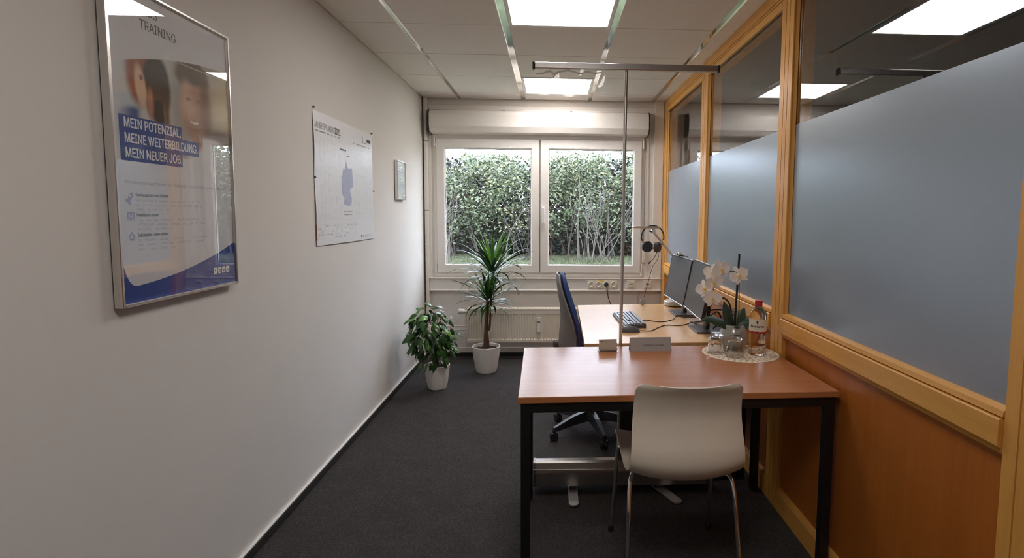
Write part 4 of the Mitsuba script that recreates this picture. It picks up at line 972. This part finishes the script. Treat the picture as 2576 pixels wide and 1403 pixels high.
part(t, 'flower_stem', tube(bezier([(OX_ + .014, OY_, ZD + .10), (OX_ + .020, OY_ - .004, .95), (OX_ + .018, OY_ - .004, 1.05), (OX_ + .012, OY_ - .008, 1.125), (OX_ - .02, OY_ - .012, 1.148), (OX_ - .06, OY_ - .015, 1.140), (OX_ - .095, OY_ - .015, 1.105), (OX_ - .115, OY_ - .015, 1.055), (OX_ - .122, OY_ - .012, 1.005)], 6), .0026, 8), 'm_stem', True)
part(t, 'bud', move(trimesh.creation.icosphere(2, .009), tr(OX_ - .105, OY_, 1.02)), 'm_stem', True)
scene['m_petal'] = {'type': 'twosided', 'b': {'type': 'principled', 'base_color': rgb((.90, .86, .81)), 'roughness': .5, 'specular': .3}}
mat('m_lip', (.75, .55, .16), .5)
def petal(L, Wd, cup, waist=.25, n=8):
    V = []
    for i in range(n + 1):
        s = i / n; w = Wd * .5 * max(.02, math.sin(PI * min(1, s ** (1 - waist) * .97 + .03)) ** .75)
        for q in (-1, -.5, 0, .5, 1): V.append([L * s, w * q, cup * L * (s * s) + .12 * w * q * q])
    Fs = []
    for i in range(n):
        for j in range(4):
            a = 5 * i + j; Fs += [[a, a + 5, a + 6], [a, a + 6, a + 1]]
    return trimesh.Trimesh(np.array(V), Fs, process=False)
PB = mikit.ply(petal(.046, .052, .12, .1), 'm_petal', True); PS = mikit.ply(petal(.045, .028, -.10, .2), 'm_petal', True)
LIP = mikit.ply(cat([move(trimesh.creation.icosphere(2, .006), np.diag([1.2, .8, 1.4, 1])), move(petal(.018, .012, .5, .2), tr(0, 0, .002) @ rot(-PI / 2, [0, 0, 1]))]), 'm_lip', True)
def flower(c, face, roll, s=1.0):
    face = np.array(face, float); face /= np.linalg.norm(face); up = np.array([0, 0, 1.0]); x = np.cross(up, face); x /= np.linalg.norm(x); y = np.cross(face, x)
    M = np.eye(4); M[:3, 0], M[:3, 1], M[:3, 2], M[:3, 3] = x, y, face, c
    M = M @ rot(roll, [0, 0, 1]) @ np.diag([s, s, s, 1])
    f = numbered(t + '__flower'); labels[f] = {'label': 'white moth orchid flower'}
    scene[f + '__lip'] = {**LIP, 'to_world': T((M @ tr(0, -.002, .006)).tolist())}
    for i, (a, pb) in enumerate(((.12, PB), (PI - .12, PB), (PI / 2, PS), (-.95, PS), (PI + .95, PS))):
        k = numbered(f + '__petal'); scene[k] = {**pb, 'to_world': T((M @ rot(a, [0, 0, 1]) @ tr(.002, 0, .002 if pb is PB else 0)).tolist())}
for c, fc, ro, s in (((2.150, 2.690, 1.130), (-.25, -1, .1), .5, 1.05), ((2.056, 2.675, 1.158), (.25, -1, .15), .25, 1.08), ((2.020, 2.690, 1.142), (-.5, -1, .2), -.1, .98), ((2.022, 2.675, 1.096), (.15, -1, -.1), .2, 1.0), ((1.985, 2.690, 1.064), (-.7, -1, .2), .35, 1.0), ((2.020, 2.675, 1.018), (-.1, -1, -.05), .15, 1.0)):
    flower(c, fc, ro, s)

# ------------------------------------------------------------------ computer things on the rear desk
ZR = DT - .0005
def screen_c(p, n, uv): return mi.Color3f(.014, .014, .017)
scene['m_screen'] = {'type': 'roughplastic', 'alpha': .16, 'diffuse_reflectance': rgb((.055, .056, .066)), 'nonlinear': False}
def monitor(y0, y1, xb0, xb1, zb, zt, lean, label, foot, neck):
    """screen facing -x; (xb0, xb1): x of the bottom edge at y0 and y1; lean: how far the top leans back."""
    t = thing('monitor', label, 'monitor', 'monitors on the rear desk')
    o = np.array([xb0, y0, zb]); ey = np.array([xb1 - xb0, y1 - y0, 0]); wd = np.linalg.norm(ey); ey /= wd
    ez = np.array([lean, 0, zt - zb]); hh = np.linalg.norm(ez); ez /= hh; ex = np.cross(ey, ez); ex /= np.linalg.norm(ex)
    M = np.eye(4); M[:3, 0], M[:3, 1], M[:3, 2], M[:3, 3] = ex, ey, ez, o      # local x: backwards
    part(t, 'casing', move(cat([bx(.001, .020, 0, wd, -.012, hh, .003), roundbox(.018, .048, wd * .22, wd * .78, .03, hh * .72, .012)]), M), 'm_black')
    part(t, 'bezel', move(cat([bx(-.001, .003, 0, .007, -.0, hh), bx(-.001, .003, wd - .007, wd, 0, hh), bx(-.001, .003, .007, wd - .007, hh - .007, hh)]), M), 'm_black')
    part(t, 'chin', move(bx(-.002, .010, .001, wd - .001, -.012, -.003, .0015), M), 'm_alu_dark', label='silver lower edge')
    part(t, 'edge_strip', move(bx(.004, .016, .001, wd - .001, hh - .001, hh + .003, .001), M), 'm_silver')
    part(t, 'display', move(bx(0, .002, .006, wd - .006, .003, hh - .006), M), 'm_screen', label='switched-off display')
    x0, x1, fy0, fy1 = foot
    part(t, 'base', bx(x0, x1, fy0, fy1, ZR, ZR + .009, .002), 'm_darkgrey', label='flat dark base plate')
    nx_, ny_, nw = neck
    part(t, 'neck', hull([[nx_ + a * .012, ny_ + b * nw, ZR + .008] for a in (-1, 1) for b in (-1, 1)] + [[nx_ + .012 + a * .008, ny_ + b * nw * .8, zb + .19] for a in (-1, 1) for b in (-1, 1)]), 'm_black')
    return t
monitor(2.958, 3.450, 2.044, 2.064, .862, 1.146, .056, 'dark switched-off monitor nearer to the camera, beside the orchid', (2.052, 2.225, 3.065, 3.29), (2.135, 3.18, .025))
monitor(3.456, 3.968, 2.060, 2.046, .856, 1.138, .052, 'dark switched-off monitor nearer to the window with the webcam on top', (2.045, 2.215, 3.60, 3.82), (2.130, 3.71, .025))
t = thing('webcam', 'small silver and black webcam clipped on top of the far monitor', 'webcam')
part(t, 'body', move(lathe([(0, -.014), (.012, -.014), (.015, -.008), (.015, .010), (.011, .015), (0, .015)], 20), tr(2.098, 3.74, 1.158) @ rot(-PI / 2, [0, 1, 0])), 'm_silver', 40)
part(t, 'lens', move(lathe([(0, 0), (.007, 0), (.008, .004), (0, .005)], 16), tr(2.083, 3.74, 1.158) @ rot(-PI / 2, [0, 1, 0])), 'm_black', 40)
part(t, 'clip', bx(2.088, 2.124, 3.725, 3.755, 1.1425, 1.148, .002), 'm_black')
part(t, 'bracket', tube(bezier([(2.108, 3.73, 1.152), (2.112, 3.66, 1.153), (2.112, 3.58, 1.150)], 5), .0045, 8), 'm_black', True)
t = thing('monitor_cables', 'loops of black cable behind the near monitor', 'cable')
part(t, 'cable', tube(bezier([(2.12, 3.10, .90), (2.17, 3.05, .965), (2.215, 3.03, .94), (2.225, 3.02, .86), (2.20, 3.06, ZR + .004), (2.10, 3.40, ZR + .004)], 8), .0045, 8), 'm_black', True)
part(t, 'cable', tube(bezier([(2.12, 3.11, .885), (2.18, 3.02, .90), (2.235, 2.98, .87), (2.245, 2.97, .80), (2.25, 2.98, ZR + .004), (2.26, 3.3, ZR + .004)], 8), .0045, 8), 'm_black', True)
part(t, 'cable', tube(bezier([(2.14, 3.14, .83), (2.09, 3.02, .815), (2.075, 2.97, .84), (2.10, 2.98, .875), (2.16, 3.05, .885), (2.19, 3.08, .83), (2.14, 3.06, .79)], 8), .0042, 8), 'm_black', True)

scene['m_keys'] = {'type': 'twosided', 'b': {'type': 'roughplastic', 'alpha': .15, 'diffuse_reflectance': rgb((.09, .10, .12)), 'nonlinear': False}}
t = thing('keyboard', 'black computer keyboard with cable on the rear desk', 'keyboard')
MK = tr(1.715, 3.43, ZR) @ rot(.045, [0, 0, 1])
part(t, 'body', move(hull([[x, y, z] for x, zt_ in ((-.066, .014), (.066, .026)) for y in (-.215, .215) for z in (0, zt_)]), MK), 'm_darkgrey')
kb = []; 
def kz(x): return .014 + (x + .066) / .132 * .012
for r_, x in enumerate((-.050, -.031, -.012, .007, .026, .050)):
    y = .207
    ws = {0: [.019, .016, .016, .095, .016, .016, .019]}.get(r_, [.017] * 15)
    for w in ws: kb.append((x, y - w, y)); y -= w + .0022
    for q in range(3):
        if r_ not in (2,): kb.append((x, -.118 + .05 - q * .0185 - .035, -.118 + .067 - q * .0185 - .035))
    for q in range(4): kb.append((x, -.145 - q * .0175 + .006 - .0155, -.145 - q * .0175 + .006))
part(t, 'keys', move(cat([hull([[x - .0085, a, kz(x)], [x + .0085, a, kz(x) + .0015], [x - .0085, b, kz(x)], [x + .0085, b, kz(x) + .0015], [x - .0065, a + .002, kz(x) + .006], [x + .0065, a + .002, kz(x) + .0072], [x - .0065, b - .002, kz(x) + .006], [x + .0065, b - .002, kz(x) + .0072]]) for x, a, b in kb]), MK), 'm_keys', kind='stuff')
part(t, 'cable', tube(bezier([(1.786, 3.40, ZR + .006), (1.83, 3.455, ZR + .003), (1.91, 3.40, ZR + .003), (2.0, 3.47, ZR + .003), (2.04, 3.53, ZR + .0115), (2.105, 3.56, ZR + .0025), (2.25, 3.56, ZR + .003)], 8), .0025, 6), 'm_black', True)
t = thing('computer_mouse', 'dark computer mouse with cable in front of the keyboard', 'mouse')
MM = tr(1.683, 3.118, ZR) @ rot(.05, [0, 0, 1])
mm = trimesh.creation.icosphere(3, 1.0); v = mm.vertices.copy(); v = np.sign(v) * np.abs(v) ** .85 * [.056, .031, .032]; v[:, 2] = np.maximum(v[:, 2], -.0005) * (1 - .22 * v[:, 0] / .056); mm.vertices = v + [0, 0, .0015]
part(t, 'body', move(mm, MM), 'm_darkgrey', True)
part(t, 'wheel', move(cyl((.03, -.003, .0235), (.03, .003, .0235), .006, 14), MM), 'm_grey', 40)
part(t, 'cable', tube(bezier([(1.738, 3.12, ZR + .006), (1.805, 3.135, ZR + .003), (1.86, 3.22, ZR + .003), (1.925, 3.295, ZR + .003), (2.0, 3.285, ZR + .003), (2.06, 3.33, ZR + .003), (2.10, 3.38, ZR + .003), (2.2, 3.42, ZR + .003)], 8), .0025, 6), 'm_black', True)

# desk lamp and headset
t = thing('desk_lamp', 'grey articulated desk lamp with flat head and round base behind the far monitor', 'lamp')
LX, LY = 2.142, 4.035
part(t, 'base', lathe([(0, 0), (.078, 0), (.083, .006), (.083, .026), (.078, .032), (.02, .034), (0, .034)], 40, (LX, LY, ZR + .006)), 'm_silver', 30, label='round silver base')
part(t, 'base_pad', lathe([(0, 0), (.075, 0), (.078, .006), (0, .006)], 32, (LX, LY, ZR)), 'm_black', 30)
for d in (-.012, .012):
    part(t, 'lower_arm', cyl((LX - .02, LY + d, ZR + .035), (2.120, LY + d, 1.115), .0065, 12), 'm_alu', 40)
    part(t, 'upper_arm', cyl((2.120, LY - .02 + d, 1.112), (1.962, LY - .05 + d, 1.298), .0068, 12), 'm_alu', 40)
part(t, 'joint', cat([cyl((2.120, LY - .035, 1.115), (2.120, LY + .025, 1.115), .017, 18)]), 'm_silver', 40)
part(t, 'joint', cat([cyl((1.962, LY - .075, 1.300), (1.962, LY - .025, 1.300), .015, 18), cyl((1.962, LY - .05, 1.30), (1.957, LY - .05, 1.325), .010, 12)]), 'm_silver', 40)
part(t, 'head', cat([roundbox(1.812, 2.00, LY - .078, LY - .022, 1.322, 1.337, .006)]), 'm_alu', 30, label='flat bar-shaped lamp head')
part(t, 'lever', cyl((1.958, LY - .06, 1.295), (1.928, LY - .08, 1.305), .005, 10), 'm_black', 40)
t = thing('headset', 'black headset with microphone hanging from the desk lamp head', 'headset')
hc = np.array([1.957, 3.985, 1.262])
P = [hc + [.080 * math.sin(a), 0, .080 * math.cos(a)] for a in np.linspace(-1.95, 1.85, 40)]
part(t, 'headband', tube(P, .0046, 10), 'm_black', True)
def octo(n=8): return [(math.cos(PI / n + 2 * PI * i / n), math.sin(PI / n + 2 * PI * i / n)) for i in range(n)]
cup = cat([prism(Polygon(octo()).buffer(-.12, join_style=1).buffer(.12), -.25, .25, 'z')]); 
part(t, 'ear_cushion', move(move(cup, np.diag([.041, .041, .045, 1])), tr(1.918, 3.975, 1.192) @ rot(.22, [0, 0, 1]) @ rot(PI / 2 - .1, [1, 0, 0])), 'm_black', 30)
part(t, 'ear_cushion', move(move(cup, np.diag([.037, .037, .06, 1])), tr(1.992, 3.985, 1.188) @ rot(.95, [0, 0, 1]) @ rot(.25, [0, 1, 0]) @ rot(PI / 2, [1, 0, 0])), 'm_black', 30)
for x, z in ((1.884, 1.222), (2.028, 1.224)): part(t, 'slider', cyl((x, 3.985, z + .02), (x + (.012 if x < 1.95 else -.012), 3.982, z - .015), .004, 8), 'm_grey', 40)
part(t, 'microphone_boom', tube(bezier([(1.992, 3.98, 1.160), (1.975, 3.975, 1.125), (1.955, 3.97, 1.098), (1.935, 3.97, 1.082)], 5), .0026, 8), 'm_black', True)
part(t, 'microphone', tube([(1.945, 3.97, 1.091), (1.936, 3.97, 1.081), (1.927, 3.97, 1.070)], [.004, .0055, .004], 10), 'm_black', True)
part(t, 'cable', tube(bezier([(1.994, 3.98, 1.158), (2.0, 3.98, 1.12), (1.985, 3.98, 1.085), (1.962, 3.985, 1.05), (1.945, 4.0, .98), (1.925, 4.03, .88), (1.912, 4.05, .815)], 7), .0018, 6), 'm_black', True)
part(t, 'control_puck', move(lathe([(0, -.006), (.020, -.006), (.0235, -.002), (.0235, .002), (.020, .006), (0, .006)], 28), tr(1.905, 4.052, ZR + .0245) @ rot(PI / 2 - .15, [1, 0, 0]) @ rot(.2, [0, 1, 0])), 'm_grey', 30, label='round grey inline control puck')
part(t, 'cable', tube(bezier([(1.898, 4.052, ZR + .006), (1.895, 4.07, ZR + .003), (1.89, 4.09, ZR + .004), (1.885, 4.12, .73), (1.89, 4.13, .5)], 5), .0018, 6), 'm_black', True)
